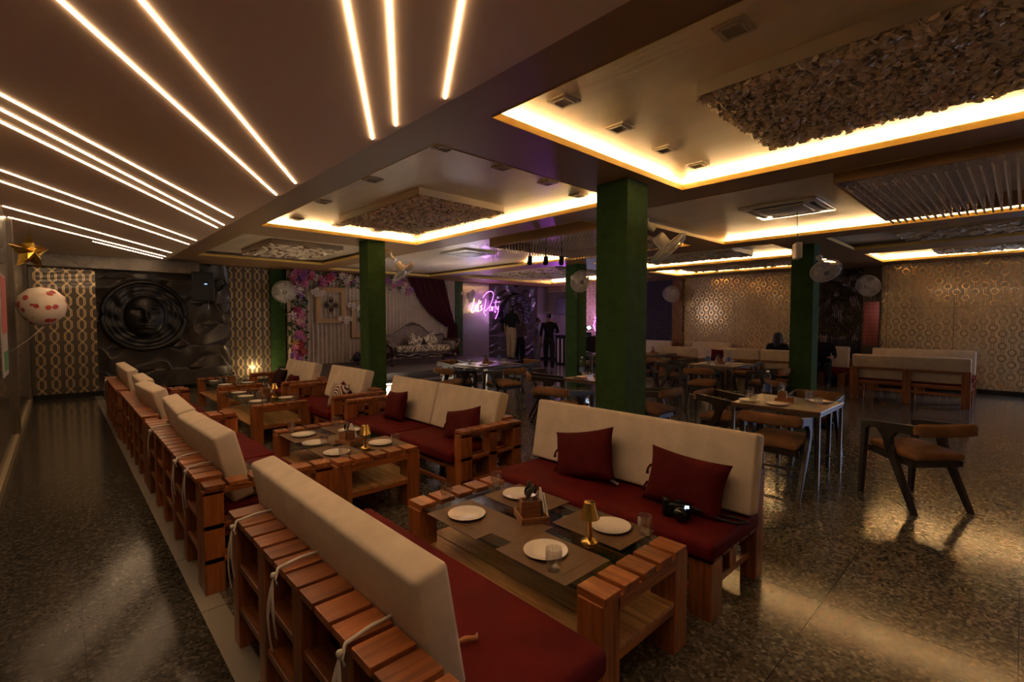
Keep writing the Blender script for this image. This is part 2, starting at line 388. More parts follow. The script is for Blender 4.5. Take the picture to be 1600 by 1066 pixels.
# coffers -----------------------------------------------------------
# x0,x1,y0,y1, led sides, box (x0,x1,y0,y1)
COF = [(2.03, 4.49, -2.8, 2.34, 'xy', (2.75, 3.97, -1.9, 1.35)),
       (2.03, 4.46, 2.97, 7.09, 'xy', (2.76, 3.95, 4.33, 6.26)),
       (4.93, 8.20, -2.8, 3.50, 'x', None),
       (4.93, 7.90, 3.92, 11.9, 'x', None),
       (8.70, 10.55, -2.8, 2.15, '', (9.15, 10.1, -2.2, 1.35)),
       (8.70, 10.75, 2.92, 6.65, 'xy', (9.15, 10.15, 3.75, 5.9)),
       (11.35, 13.15, -2.8, 2.15, 'xy', (11.8, 12.65, -2.2, 1.2)),
       (11.35, 12.95, 2.85, 6.84, 'xy', (11.8, 12.5, 3.4, 6.1)),
       (8.60, 12.6, 7.5, 11.4, 'x', (9.0, 11.2, 8.0, 10.4)),
       (2.03, 4.46, 7.9, 11.1, '', (2.65, 3.9, 8.7, 10.5))]
XS0 = 1.69
xs = sorted({XS0, XR} | {c[0] for c in COF} | {c[1] for c in COF}); ys = sorted({YB, YF} | {c[2] for c in COF} | {c[3] for c in COF})
m = MB()
for i in range(len(xs)-1):
    j = 0
    while j < len(ys)-1:
        def hole(jj):
            cx, cy = (xs[i]+xs[i+1])/2, (ys[jj]+ys[jj+1])/2
            return any(c[0] < cx < c[1] and c[2] < cy < c[3] for c in COF)
        if hole(j): j += 1; continue
        k = j
        while k < len(ys)-1 and not hole(k): k += 1
        m.box((xs[i], ys[j], ZC), (xs[i+1], ys[k], ZC+.045)); j = k
struct(m, 'ceiling_soffit', SOFF)
m = MB(); m.box((XL, YB, ZC-.012), (XS0, YF-.35, ZC+.04)); struct(m, 'ceiling_left', LCEIL)
m = MB()
for c in COF:
    x0, x1, y0, y1 = c[:4]; g = .004; h = .045
    m.box((x1-g, y0, ZC-.003), (x1, y1, ZC+h)); m.box((x0, y1-g, ZC-.003), (x1, y1, ZC+h)); m.box((x0, y0, ZC-.003), (x0+g, y1, ZC+h)); m.box((x0, y0, ZC-.003), (x1, y0+g, ZC+h))
struct(m, 'trim_4', LIP)
m = MB()   # cove side walls
for c in COF:
    x0, x1, y0, y1 = c[:4]; o_ = .16
    x0 -= o_; x1 += o_; y0 -= o_; y1 += o_
    m.box((x0-.02, y0, ZC+.04), (x0, y1, ZR+.04)); m.box((x1, y0, ZC+.04), (x1+.02, y1, ZR+.04)); m.box((x0, y0-.02, ZC+.04), (x1, y0, ZR+.04)); m.box((x0, y1, ZC+.04), (x1, y1+.02, ZR+.04))
struct(m, 'trim_5', PEARL)
m = MB(); m.box((XL, YF-.35, 2.54), (2.3, YF-.01, ZC+.05)); struct(m, 'trim_6', MARBLE)
# LED strips in the coves
cn = ['right front coffer', 'left middle coffer', 'long bay with the air conditioner', 'long bay with the second crystal panel', '', 'right middle coffer', 'right wall coffer near the assumed window', 'far right wall coffer', 'coffer above the stage side', '']
for c, nm in zip(COF, cn):
    x0, x1, y0, y1, led = c[:5]
    if 'x' in led:
        yy1 = 8.0 if (x0, y0) == (4.93, 3.92) else y1
        m = MB(); m.box((x1+.09, y0, ZC+.047), (x1+.115, yy1, ZC+.053)); tag(m.done('led_strip', LEDM), 'cove strip along the long side of the '+nm, 'light strip')
    if 'y' in led:
        m = MB(); m.box((x0, y1+.09, ZC+.047), (x1, y1+.115, ZC+.053)); tag(m.done('led_strip', LEDM), 'cove strip along the far end of the '+nm, 'light strip')
# slot lights in the left ceiling
k = (ZC-1.52-.012)/1.68
SL = [((.06, 3.52), (2.19, 6.92)), ((.37, 3.23), (2.18, 6.18)), ((1.15, 2.49), (2.18, 4.20)), ((1.31, 2.33), (2.18, 3.78)), ((1.59, 2.07), (2.19, 3.07)),
      ((-.26, 5.26), (2.14, 8.90)), ((-.28, 5.63), (2.19, 9.72)), ((-.30, 5.98), (2.16, 10.07)), ((-.42, 7.87), (2.18, 11.98)), ((-.45, 8.51), (2.17, 12.69)),
      ((-.5, 10.36), (2.11, 14.54)), ((-.5, 11.4), (2.12, 15.5)), ((.6, 13.6), (2.12, 16.0))]
desc = ['left slot light of the first bright pair at top left', 'right slot light of the first bright pair at top left', 'left slot light of the overhead trio near the top centre', 'middle slot light of the overhead trio near the top centre', 'right slot light of the overhead trio near the top centre',
        'upper slot light of the far trio with a small knob', 'middle slot light of the far trio', 'lower slot light of the far trio', 'upper slot light of the pair past the trio', 'lower slot light of the pair past the trio', 'upper slot light near the far end of the ceiling', 'lower slot light near the far end of the ceiling', 'shortest slot light beside the far bulkhead']
for (a, c), dsc in zip(SL, desc):
    a = Vector(a)*k; c = Vector(c)*k; d = (c-a).normalized()
    # extend the near end back to the left wall / behind the camera
    tb = min((a.x - (XL+.02))/d.x, (a.y - (YB+.1))/d.y) if d.x > 0 else 0
    if dsc.startswith('shortest'): tb = 0
    else: a = a - d*max(0, tb)
    tf = min(0, (YF-.38-c.y)/d.y); c = c + d*tf; c = c - d*.02
    n = Vector((-d.y, d.x))*.0068; z = ZC-.012
    m = MB(); vs = [m.bm.verts.new((p.x, p.y, zz)) for zz in (z-.006, z) for p in (a-n, a+n, c+n, c-n)]
    for f in ((0, 1, 2, 3), (7, 6, 5, 4), (0, 4, 5, 1), (1, 5, 6, 2), (2, 6, 7, 3), (3, 7, 4, 0)): m.bm.faces.new([vs[i] for i in f])
    tag(m.done('slot_light', LEDW), dsc, 'ceiling light', 'slot lights in the left ceiling')

# petal boxes
BN = ['front right, largest petal panel', 'middle left coffer', 0, 0, 'dark coffer on the right', 'right middle coffer', 'coffer by the right wall near the assumed window', 'coffer by the far right wall', 'coffer near the stage', 'dark far left coffer']
for ci, c in enumerate(COF):
    if not c[5]: continue
    x0, x1, y0, y1 = c[5]; zb = ZC-.006
    e = empty('petal_ceiling_panel', ((x0+x1)/2, (y0+y1)/2, ZR), 0, 'dropped panel of cream petals in the '+BN[ci] if ci else 'largest dropped ceiling panel of curled cream petals, front right', 'ceiling panel', 'petal ceiling panels')
    cx, cy = (x0+x1)/2, (y0+y1)/2; hx, hy = (x1-x0)/2, (y1-y0)/2
    m = MB(); m.box((-hx, -hy, zb+.03-ZR), (hx, hy, 0)); m.done('box_frame', BOXP, e)
    m = MB(); rr = random.Random(ci+3)
    near = ci < 2
    stp = .026 if near else .05
    if y0 < -.5: ylo = -hy + (( -.55 - y0) if y0 < -.55 else 0)
    else: ylo = -hy
    yv = ylo
    while yv < hy:
        xv = -hx
        while xv < hx:
            a = rr.uniform(0, 2*PI); s_ = stp*rr.uniform(.7, 1.15); px_, py_ = xv+rr.uniform(-.01, .01)+stp/2, yv+rr.uniform(-.01, .01)+stp/2
            L = rr.uniform(.008, .034); tl = rr.uniform(-.5, .5)
            ca, sa = math.cos(a), math.sin(a)
            def P(u, v, w_): return (max(-hx, min(hx, px_+ca*u-sa*v)), max(-hy, min(hy, py_+sa*u+ca*v)), zb+.03-ZR-w_)
            v0 = m.bm.verts.new(P(-s_*.6, 0, 0)); v1 = m.bm.verts.new(P(s_*.6, 0, 0)); v2 = m.bm.verts.new(P(s_*.8, s_*.8+tl*.02, L*.8)); v3 = m.bm.verts.new(P(-s_*.75, s_*.85, L*.7)); v4 = m.bm.verts.new(P(tl*.03, s_*1.5, L))
            m.bm.faces.new((v0, v1, v2, v3)); m.bm.faces.new((v3, v2, v4))
            xv += stp
        yv += stp
    tag(m.done('paper_petals', PETAL, e), kind='stuff')
# recessed square spotlights
m = MB(); m.box((-.075, -.075, -.012), (.075, .075, 0)); m.box((-.055, -.055, -.02), (-.045, .055, -.01)); m.box((.045, -.055, -.02), (.055, .055, -.01)); m.box((-.055, .045, -.02), (.055, .055, -.01)); m.box((-.055, -.055, -.02), (.055, -.045, -.01))
dl = empty('downlight', (2.36, .98, ZR)); m.done('trim_ring', mat('cream_metal', (.5, .42, .32), .35), dl)
m = MB(); m.box((-.044, -.044, -.015), (.044, .044, -.012)); m.done('lens', mat('unlit_lens', (.35, .3, .24), .2), dl)
tag(dl, 'square downlight nearest the top edge, above the first petal panel', 'downlight', 'square downlights in the coffers')
for (x, y), l in zip([(2.35, 2.02), (2.96, 2.02), (3.59, 2.02), (4.16, 2.02), (2.28, 3.2), (2.95, 3.25), (3.6, 3.3), (4.2, 3.4), (2.28, 4.4), (2.28, 5.6), (2.4, 6.8), (3.0, 6.85), (3.6, 6.85), (4.2, 4.9)],
        ['leftmost of the row before the bright front coffer edge', 'second from left of the row before the bright front coffer edge', 'third from left of the row before the bright front coffer edge', 'next to the glowing corner of the front coffer',
         'in the near corner of the middle coffer', 'second along the near edge of the middle coffer', 'third along the near edge of the middle coffer', 'at the right corner of the middle coffer by the pillar', 'on the left edge of the middle coffer, nearer one', 'on the left edge of the middle coffer, farther one', 'at the far left corner of the middle coffer', 'at the far edge of the middle coffer left of the petals', 'at the far edge of the middle coffer below the petals', 'on the right edge of the middle coffer by the petals']):
    dup(dl, (x, y, ZR), 0, 'downlight '+l)

# crystal chandelier panels
def crystal(loc, hx, hy, sp_, zt, zb, label, y_lo=None):
    e = empty('crystal_ceiling_panel', loc, 0, label, 'chandelier', 'hanging crystal ceiling panels')
    m = MB(); m.box((-hx-.06, -hy-.06, -.155), (-hx-.03, hy+.06, 0)); m.box((hx+.03, -hy-.06, -.155), (hx+.06, hy+.06, 0)); m.box((-hx-.03, -hy-.06, -.155), (hx+.03, -hy-.03, 0)); m.box((-hx-.03, hy+.03, -.155), (hx+.03, hy+.06, 0)); m.done('panel_frame', SOFF, e)
    m = MB(); nx, ny = int(2*hx/sp_), int(2*hy/sp_); rr = random.Random(2)
    for i in range(nx+1):
        for j in range(ny+1):
            x = -hx + i*sp_; y = -hy + j*sp_
            if y_lo is not None and y < y_lo: continue
            edge = i in (0, nx) or j in (0, ny)
            L = zt - zb
            nb = 8
            m.tube([(x, y, 0), (x, y, -L)], .0005, 3, cap=False)
            for q in range(nb):
                z = -L*(q+1)/nb; s_ = .0058 if q < nb-1 else .013
                o = [m.bm.verts.new((x+dx*s_, y+dy*s_, z+dz*s_*1.4)) for dx, dy, dz in ((1, 0, 0), (0, 1, 0), (-1, 0, 0), (0, -1, 0), (0, 0, 1), (0, 0, -1))]
                for a in range(4): m.bm.faces.new((o[a], o[(a+1) % 4], o[4])); m.bm.faces.new((o[(a+1) % 4], o[a], o[5]))
    tag(m.done('crystal_strings', CRYS, e), kind='stuff'); return e
crystal((6.28, -.35, ZR), 1.13, 1.50, .066, .20, .0, 'large hanging panel of crystal strings at the right edge, above the air conditioner bay', y_lo=-.2)
crystal((6.35, 5.05, ZR), 1.0, 1.05, .07, .20, .0, 'hanging crystal string panel behind the big green pillar, tinted violet')
# air conditioners (ceiling cassettes)
def cassette():
    e = empty('ceiling_air_conditioner', (6.54, 2.03, ZR), 0, 'white four-way ceiling air conditioner beside the large crystal panel', 'air conditioner')
    m = MB(); m.rbox((.84, .84, .035), .012, Matrix.Translation((0, 0, -.0175))); m.done('casing', WHITEP, e)
    m = MB(); m.rbox((.48, .48, .02), .008, Matrix.Translation((0, 0, -.036))); m.done('intake_grille', mat('grey_grille', (.42, .40, .38), .5), e)
    for a in range(4):
        m = MB(); m.box((-.27, .31, -.0385), (.27, .37, -.034)); o = m.done('louvre', BLACK, e); o.rotation_euler = (0, 0, a*PI/2)
    return e
ac = cassette(); dup(ac, (6.1, 7.75, ZR), 0, 'dark looking ceiling air conditioner past the middle coffer, lit violet')
# pillars
for (x, y, wd, l) in ((3.75, 2.47, .34, 'tall green carpeted pillar, largest, in the middle of the room'), (3.60, 7.14, .30, 'green pillar behind the left pallet sofas in front of the stage'), (9.17, 2.42, .34, 'green pillar behind the steel table on the right'), (8.56, 6.94, .34, 'green pillar beside the walking person by the stage')):
    m = MB(); m.box((x, y, 0), (x+wd, y+wd, ZC)); tag(m.done('pillar', GREEN), l, 'pillar', 'green pillars')

# ------------------------------------------------------------------ PALLET FURNITURE
def pallet_sofa(name, L, D, arms, label, loc, rz, flip=False, legs_open=False):
    """local: back outer face x=0, facing +X, length along +Y"""
    e = empty(name, loc, rz, label, 'sofa')
    m = MB(); n = max(2, round(L/.46)); ps = [(.0 + i*(L-.09)/n) for i in range(n+1)]
    for p in ps: m.box((0, p, 0), (.10, p+.09, .60), woodx=True)
    for z in (.17, .37, .575):
        m.box((.005, 0, z), (.022, L, z+.03), woodx=True); m.box((.078, 0, z), (.095, L, z+.03), woodx=True)
        m.box((.01, .005, z), (.09, L-.005, z+.018), woodx=True)
    m.done('backrest_frame', WOOD, e, bevel=.003)
    m = MB(); ns = round(L/.125); st_ = L/ns
    for i in range(ns): m.box((-.015, i*st_+.010, .605), (.125, (i+1)*st_-.010, .632), woodx=True)
    m.done('top_slats', WOOD, e, bevel=.003)
    m = MB()
    for p in (ps if len(ps) < 4 else [ps[0], ps[len(ps)//2], ps[-1]]):
        pw = .0 if p == ps[0] else .03; m.box((D-.14, p-pw, 0), (D-.01, p-pw+.12, .30), woodx=True); m.box((.10, p+.02, .12), (D-.11, p+.05, .16), woodx=True); m.box((.10, p+.02, .26), (D-.11, p+.05, .30), woodx=True)
        m.box((D/2-.04, p+.01, .16), (D/2+.04, p+.06, .26), woodx=True)
    m.box((D-.04, .005, .262), (D-.016, L-.005, .298), woodx=True); m.box((D-.04, .005, .12), (D-.016, L-.005, .155), woodx=True)
    for i in range(5): m.box((.11+i*(D-.12)/5, 0, .30), (.11+(i+1)*(D-.12)/5-.02, L, .32), woodx=True)
    m.done('seat_frame', WOOD, e, bevel=.003)
    for s in arms:
        m = MB(); y0 = -.11 if s == 0 else L+.005; y1 = y0+.10
        for x0, x1 in ((0, .10), (D/2-.05, D/2+.04), (D-.11, D)): m.box((x0, y0, 0), (x1, y1, .575), woodx=True)
        for z in (.17, .36, .555):
            m.box((.0, y0, z), (D, y0+.018, z+.03), woodx=True); m.box((.0, y1-.018, z), (D, y1, z+.03), woodx=True); m.box((.005, y0+.002, z), (D-.005, y1-.002, z+.016), woodx=True)
        k_ = 6
        for i in range(k_):
            a = i*D/k_; m.box((a+.006, y0-.008, .585), (a+D/k_-.012, y1+.008, .612), woodx=True)
        m.done('armrest', WOOD, e, bevel=.003)
    return e
def place(local, sofa):   # local -> world using sofa root
    M = Matrix.Translation(sofa.location) @ sofa.rotation_euler.to_matrix().to_4x4(); return M @ Vector(local)
def seat_cushion(sofa, y0, y1, D, label, h=.10):
    m = MB(); m.rbox((D-.08, y1-y0, h), .03, sub=2, puff=.12)
    c = place(((D+.10)/2+.02, (y0+y1)/2, .32+h/2), sofa); o = m.done('seat_cushion', RED, None, c); o.rotation_euler = sofa.rotation_euler
    return tag(o, label, 'cushion')
def back_cushion(sofa, y0, y1, label, ties=(), x=.235, z0=.43, h=.43, th=.125, tilt=10, yaw=0, tieside=True):
    e = empty('back_cushion', place((x, (y0+y1)/2, z0), sofa), 0, label, 'cushion'); e.rotation_euler = (0, 0, sofa.rotation_euler.z + math.radians(yaw))
    m = MB(); M = rmat('Y', -math.radians(tilt)) @ Matrix.Translation((0, 0, h/2)); m.rbox((th, y1-y0, h), .020, M, sub=2, puff=.08); m.done('cushion_body', CREAM, e)
    for t in ties:   # strings tied round the top slats
        m = MB(); yc = t
        top = .640 - z0
        pts = [(-.10, yc+.02, top+.004), (-.17, yc+.012, top+.008), (-.25, yc, top+.0), (-.262, yc-.004, top-.03), (-.255, yc-.002, top-.06)]
        m.tube(pts, .006, 6)
        m.lathe([(0, -.013), (.009, -.007), (.011, 0), (.009, .008), (0, .012)], 8, (-.266, yc, top-.02))
        for dy, ln in ((-.018, .20), (.014, .27)):
            q = []
            for i in range(7):
                f = i/6; q.append((-.268-.012*math.sin(f*3), yc+dy*math.sin(f*2.2)*2, top-.03-ln*f))
            V = []
            for i, p in enumerate(q):
                wd = .007+.009*min(1, i/2)
                V.append((m.bm.verts.new((p[0], p[1]-wd, p[2])), m.bm.verts.new((p[0]-.003, p[1], p[2])), m.bm.verts.new((p[0], p[1]+wd, p[2]))))
            for A, B in zip(V, V[1:]):
                for a in (0, 1): f = m.bm.faces.new((A[a], A[a+1], B[a+1], B[a])); f.smooth = True
        o = m.done('tie_string', TIE, e)
    return e
def pillow(loc, rz, tilt, label, mt, sx=.40, sz=.30, th=.12, roll=0, name='throw_pillow', tassel=True):
    e = empty(name, loc, rz, label, 'pillow')
    m = MB(); M = rmat('X', -math.radians(tilt)) @ rmat('Y', math.radians(roll)) @ Matrix.Translation((0, 0, sz/2-.01))
    for sgn in (1, -1):
        def fn(u, v):
            a, c = u*2-1, v*2-1
            t_ = th/2*((1-a**4)*(1-c**4))**.55
            pin = 1-.10*(1-abs(a)**2)*abs(c)**3; pin2 = 1-.10*(1-abs(c)**2)*abs(a)**3
            wr = .004*math.sin(a*9+c*5)*(1-a*a)
            return M @ Vector((a*sx/2*pin2, sgn*(t_+wr), c*sz/2*pin))
        m.grid(17, 15, fn, flip=(sgn < 0))
    bmesh.ops.remove_doubles(m.bm, verts=m.bm.verts[:], dist=.0006)
    m.done('pillow_body', mt, e)
    if tassel:
        for zz in (.3, .62):
            m = MB(); p = M @ Vector((-sx/2*.93, 0, sz*(zz-.5)))
            m.tube([p + Vector((.03, -.004, 0)), p+Vector((.004, -.012, .004)), p+Vector((-.010, -.018, -.02)), p+Vector((-.012, -.022, -.05))], [.007, .009, .007, .010], 6); m.done('side_tie', mt, e)
    return e
D = .72
S1 = pallet_sofa('pallet_sofa', 1.68, D, [], 'nearest pallet-wood sofa at the bottom edge, its slatted back toward the aisle', (.57, .85, 0), 0)
seat_cushion(S1, .07, 1.78, D, 'maroon seat cushion on the nearest pallet sofa at the bottom'); back_cushion(S1, .24, 1.74, 'long cream back cushion tied to the nearest pallet sofa', (.50, -.05, -.60), h=.41, th=.118, x=.225)
S2 = pallet_sofa('pallet_sofa', 2.15, D, [0, 1], 'second pallet-wood sofa along the aisle, strings hanging over its slats', (.55, 3.15, 0), 0)
seat_cushion(S2, .01, 1.06, D, 'near maroon seat cushion on the second aisle sofa'); seat_cushion(S2, 1.08, 2.14, D, 'far maroon seat cushion on the second aisle sofa')
back_cushion(S2, .08, 1.05, 'nearer cream back cushion on the second aisle sofa', (.0, -.3), tilt=14, yaw=2); back_cushion(S2, 1.12, 2.10, 'farther cream back cushion on the second aisle sofa', (.1,), tilt=12, yaw=-2)
S3 = pallet_sofa('pallet_sofa', 2.1, D, [0, 1], 'third pallet-wood sofa along the aisle, in the dark', (.55, 5.55, 0), 0)
seat_cushion(S3, .01, 2.09, D, 'maroon seat cushion on the third aisle sofa'); back_cushion(S3, .2, 1.15, 'nearer cream back cushion on the third aisle sofa', (), tilt=15, yaw=3); back_cushion(S3, 1.18, 2.08, 'farther cream back cushion on the third aisle sofa', (), tilt=10)
S4 = pallet_sofa('pallet_sofa', 2.0, D, [0], 'farthest pallet-wood sofa along the aisle before the round mask', (.53, 7.95, 0), 0)
seat_cushion(S4, .01, 1.99, D, 'maroon seat cushion on the farthest aisle sofa'); back_cushion(S4, .2, 1.9, 'cream back cushion on the farthest aisle sofa', (.5,), tilt=8)
R1 = pallet_sofa('pallet_sofa', 1.66, .70, [], 'front right pallet-wood sofa with two maroon pillows, open legs', (3.03, 2.69, 0), PI)
seat_cushion(R1, .02, 1.68, .70, 'maroon seat cushion under the camera on the front right sofa', .095); back_cushion(R1, .0, 1.69, 'long cream back cushion on the front right sofa', (), x=.22, h=.455, z0=.425, tilt=10)
R2 = pallet_sofa('pallet_sofa', 2.0, .68, [0, 1], 'second right-hand pallet sofa with open box armrest and two cream cushions', (3.05, 5.22, 0), PI)
seat_cushion(R2, .01, 1.0, .68, 'far maroon seat cushion on the second right-hand sofa'); seat_cushion(R2, 1.01, 1.99, .68, 'near maroon seat cushion beside the open armrest of the second right-hand sofa')
back_cushion(R2, .05, .99, 'left cream back cushion of the second right-hand sofa', (), x=.20, tilt=16, h=.45, z0=.42); back_cushion(R2, 1.01, 1.98, 'right cream back cushion of the second right-hand sofa', (), x=.20, tilt=15, h=.45, z0=.42)
R3 = pallet_sofa('pallet_sofa', 1.35, .68, [0, 1], 'third right-hand pallet sofa with the spiral pillow', (3.05, 7.06, 0), PI)
seat_cushion(R3, .01, 1.34, .68, 'maroon seat cushion on the third right-hand sofa'); back_cushion(R3, .1, 1.2, 'cream back cushion on the third right-hand sofa', (), x=.20, tilt=16, h=.46, z0=.42)
R4 = pallet_sofa('pallet_sofa', 1.5, .68, [0, 1], 'farthest right-hand pallet sofa before the green pillar by the stage', (3.05, 9.0, 0), PI)
seat_cushion(R4, .01, 1.49, .68, 'maroon seat cushion on the farthest right-hand sofa'); back_cushion(R4, .2, 1.45, 'cream back cushion on the farthest right-hand sofa', (), x=.20, tilt=16, h=.44, z0=.42)
# pillows (local front faces -Y before rotation; rz=-90deg turns its face to -X)
pillow((2.615, 2.05, .425), -PI/2-.05, 15, 'maroon pillow at the left of the front right sofa', REDP, .52, .35, roll=-14)
pillow((2.60, 1.34, .425), -PI/2+.05, 16, 'maroon pillow with tassels behind the camera on the front right sofa', REDP, .49, .33, roll=4)
pillow((2.65, 4.72, .43), -PI/2-.04, 16, 'maroon pillow at the far end of the second right-hand sofa', REDP, .40, .33, roll=-6)
pillow((2.65, 3.50, .43), -PI/2-.03, 18, 'maroon pillow leaning by the open armrest of the second right-hand sofa', REDP, .50, .30, roll=-14)
SPIR = mat('spiral_fabric', (.7, .6, .5), .8); nt, b = tree(SPIR); vec, (X_, Y_, Z_) = coords(nt)
zc = Z_ - .14; rr_ = (X_*X_ + zc*zc).sqrt(); th_ = zc._op('ARCTAN2', X_)
setc(nt, b, 'Base Color', mixc(nt, ((rr_/.034 + th_/6.2832).fract()).lt(.5), (.10, .02, .015), (.62, .54, .44)))
pillow((2.50, 5.88, .43), -PI/2+.1, 18, 'round-patterned pillow with a cream and maroon spiral', SPIR, .36, .32, tassel=False)
pillow((2.66, 6.14, .43), -PI/2, 20, 'small maroon pillow leaning behind the spiral pillow', REDP, .34, .27, roll=20)
pillow((2.65, 7.95, .43), -PI/2, 20, 'maroon pillow with cream swirl on the farthest right-hand sofa', REDP, .34, .25)
pillow((2.60, 8.45, .43), -PI/2, 22, 'dark brown pillow on the farthest right-hand sofa', fabric('dark_brown_fabric', (.03, .012, .01)), .40, .32)
pillow((1.0, 6.55, .43), PI/2, 14, 'striped dark pillow on the third aisle sofa', REDP, .4, .3)
pillow((1.0, 7.25, .43), PI/2, 14, 'maroon pillow at the far end of the third aisle sofa', REDP, .4, .3)
FLW = mat('print_fabric', (.12, .09, .05), .8); nt, b = tree(FLW); vec, _ = coords(nt); n_ = tex_noise(nt, vec, 14, 3, .6)
setc(nt, b, 'Base Color', ramp(nt, n_, [(.4, (.02, .014, .01)), (.55, (.22, .13, .05)), (.65, (.42, .34, .22))]))
pillow((.98, 3.38, .42), PI/2-.3, 55, 'printed brown and gold pillow lying at the near end of the second aisle sofa', FLW, .34, .28)
atp = (0.980, 1.250)
# a leather strap with buckle lying on the near sofa
m = MB(); a_ = atp; m.tube([(a_[0]-.05, a_[1]+.03, .434), (a_[0]-.01, a_[1]+.01, .446), (a_[0]+.03, a_[1]+.0, .436), (a_[0]+.05, a_[1]+.02, .434)], [.004, .010, .009, .003], 8)
tag(m.done('leather_strap', mat('tan_leather', (.45, .18, .05), .4)), 'short tan leather strap lying on the nearest maroon cushion', 'strap')

def pallet_table(W, L, H, label, loc, rz=0, glass=True):
    e = empty('pallet_table', loc, rz, label, 'table'); hw, hl = W/2, L/2
    for sx in (-1, 1):
        for sy in (-1, 1):
            m = MB(); x0 = sx*hw; y0 = sy*hl
            m.box((x0, y0, 0), (x0-sx*.115, y0-sy*.125, H-.03), woodx=True); m.done('leg', WOOD, e, bevel=.004)
    for sy in (-1, 1):
        m = MB(); a = sy*hl; m.box((-hw+.1, a, H-.085), (hw-.1, a-sy*.02, H-.03), woodx=True); m.box((-hw+.1, a-sy*.09, H-.085), (hw-.1, a-sy*.11, H-.03), woodx=True)
        m.box((-hw, a-sy*.005, .19), (hw, a-sy*.025, .225), woodx=True)
        k_ = 5
        for i in range(k_):
            q = -hw + i*W/k_; m.box((q+.006, a+sy*.006, H-.030), (q+W/k_-.022, a-sy*.13, H+.004), woodx=True)
        m.done('end_slats', WOOD, e, bevel=.003)
    m = MB(); k_ = 4
    for i in range(k_):
        q = -hw + .01 + i*(W-.02)/k_; m.box((q, -hl+.005, .225), (q+(W-.02)/k_-.006, hl-.005, .245), woodx=True)
    m.done('shelf', SHELF, e, bevel=.002)
    m = MB(); m.box((-hw+.01, -hl+.118, H-.022), (hw-.01, hl-.118, H-.010)); m.done('glass_top', TGLASS, e)
    return e
HT = .48
TB = [(1.775, 1.725, .66, 1.37, 'front pallet table with a glass top, nearest the camera'), (1.80, 4.12, .70, 1.45, 'second pallet table with a glass top between the sofas'), (2.02, 7.2, .68, 1.75, 'third pallet table, in front of the spiral pillow'), (2.12, 9.35, .66, 1.6, 'farthest pallet table before the stone relief wall')]
for x, y, W, L, l in TB: pallet_table(W, L, HT, l, (x, y, 0))
ZT = HT-.010
# tableware prototypes ----------------------------------------------
def proto_plate():
    m = MB(); m.lathe([(0, .003), (.055, .003), (.062, .006), (.098, .016), (.101, .017), (.101, .0135), (.066, .001), (.060, 0), (0, 0)], 40); return m.done('dinner_plate', CHINA)
def proto_glass():
    m = MB(); n = 28
    m.lathe([(0, .008), (.024, .008), (.0265, .014), (.030, .050), (.0325, .086), (.0335, .092), (.0348, .092), (.0345, .086), (.032, .050), (.0295, .012), (.027, 0), (0, 0)], n)
    for i in range(18):
        a = 2*PI*i/18; m.tube([(.0325*math.cos(a), .0325*math.sin(a), .035), (.0350*math.cos(a), .0350*math.sin(a), .078)], .0016, 4, cap=False)
    return m.done('glass_tumbler', GLASS)
plate0 = tag(proto_plate(), cat='plate'); glass0 = tag(proto_glass(), cat='glass'); used = {'p': 0, 'g': 0}
def plate(x, y, z, l, g, s=1.0):
    o = plate0 if not used['p'] else plate0.copy()
    if used['p']: COL.objects.link(o)
    used['p'] = 1; o.location = (x, y, z); o.scale = (s, s, s); o['label'] = l; o['group'] = g
def tumbler(x, y, z, l, g, s=1.0):
    o = glass0 if not used['g'] else glass0.copy()
    if used['g']: COL.objects.link(o)
    used['g'] = 1; o.location = (x, y, z); o.scale = (s, s, s); o.rotation_euler = (0, 0, x*9); o['label'] = l; o['group'] = g
def placemat(x, y, z, l, g, sx=.30, sy=.42, rz=0):
    m = MB(); m.box((-sx/2, -sy/2, 0), (sx/2, sy/2, .002)); m.box((-sx/2+.05, -sy/2+.06, .002), (sx/2-.05, sy/2-.06, .0024)); o = m.done('placemat', MATP, None, (x, y, z)); o.rotation_euler = (0, 0, rz); tag(o, l, 'placemat', g)
def table_lamp(x, y, z, label, s=1.0):
    e = empty('table_lamp', (x, y, z), 0, label, 'lamp', 'small brass table lamps')
    m = MB(); m.lathe([(0, 0), (.030, 0), (.031, .012), (.028, .018), (.041, .022), (.042, .032), (.020, .040), (.012, .050), (0, .05)], 28); m.done('base', BRASS, e)
    m = MB(); m.lathe([(.0135, .045), (.011, .10), (.009, .20)], 20); m.done('stem', BRASS, e)
    m = MB(); m.lathe([(.047, .138), (.0468, .1385), (.0465, .139), (.0252, .2115), (.0248, .2125), (.0243, .213), (.0238, .2132), (0, .2133), (0, .2115), (.0235, .2105), (.0455, .138), (.047, .138)], 32); m.done('lamp_shade', BRASS, e)
    e.scale = (s, s, s); return e
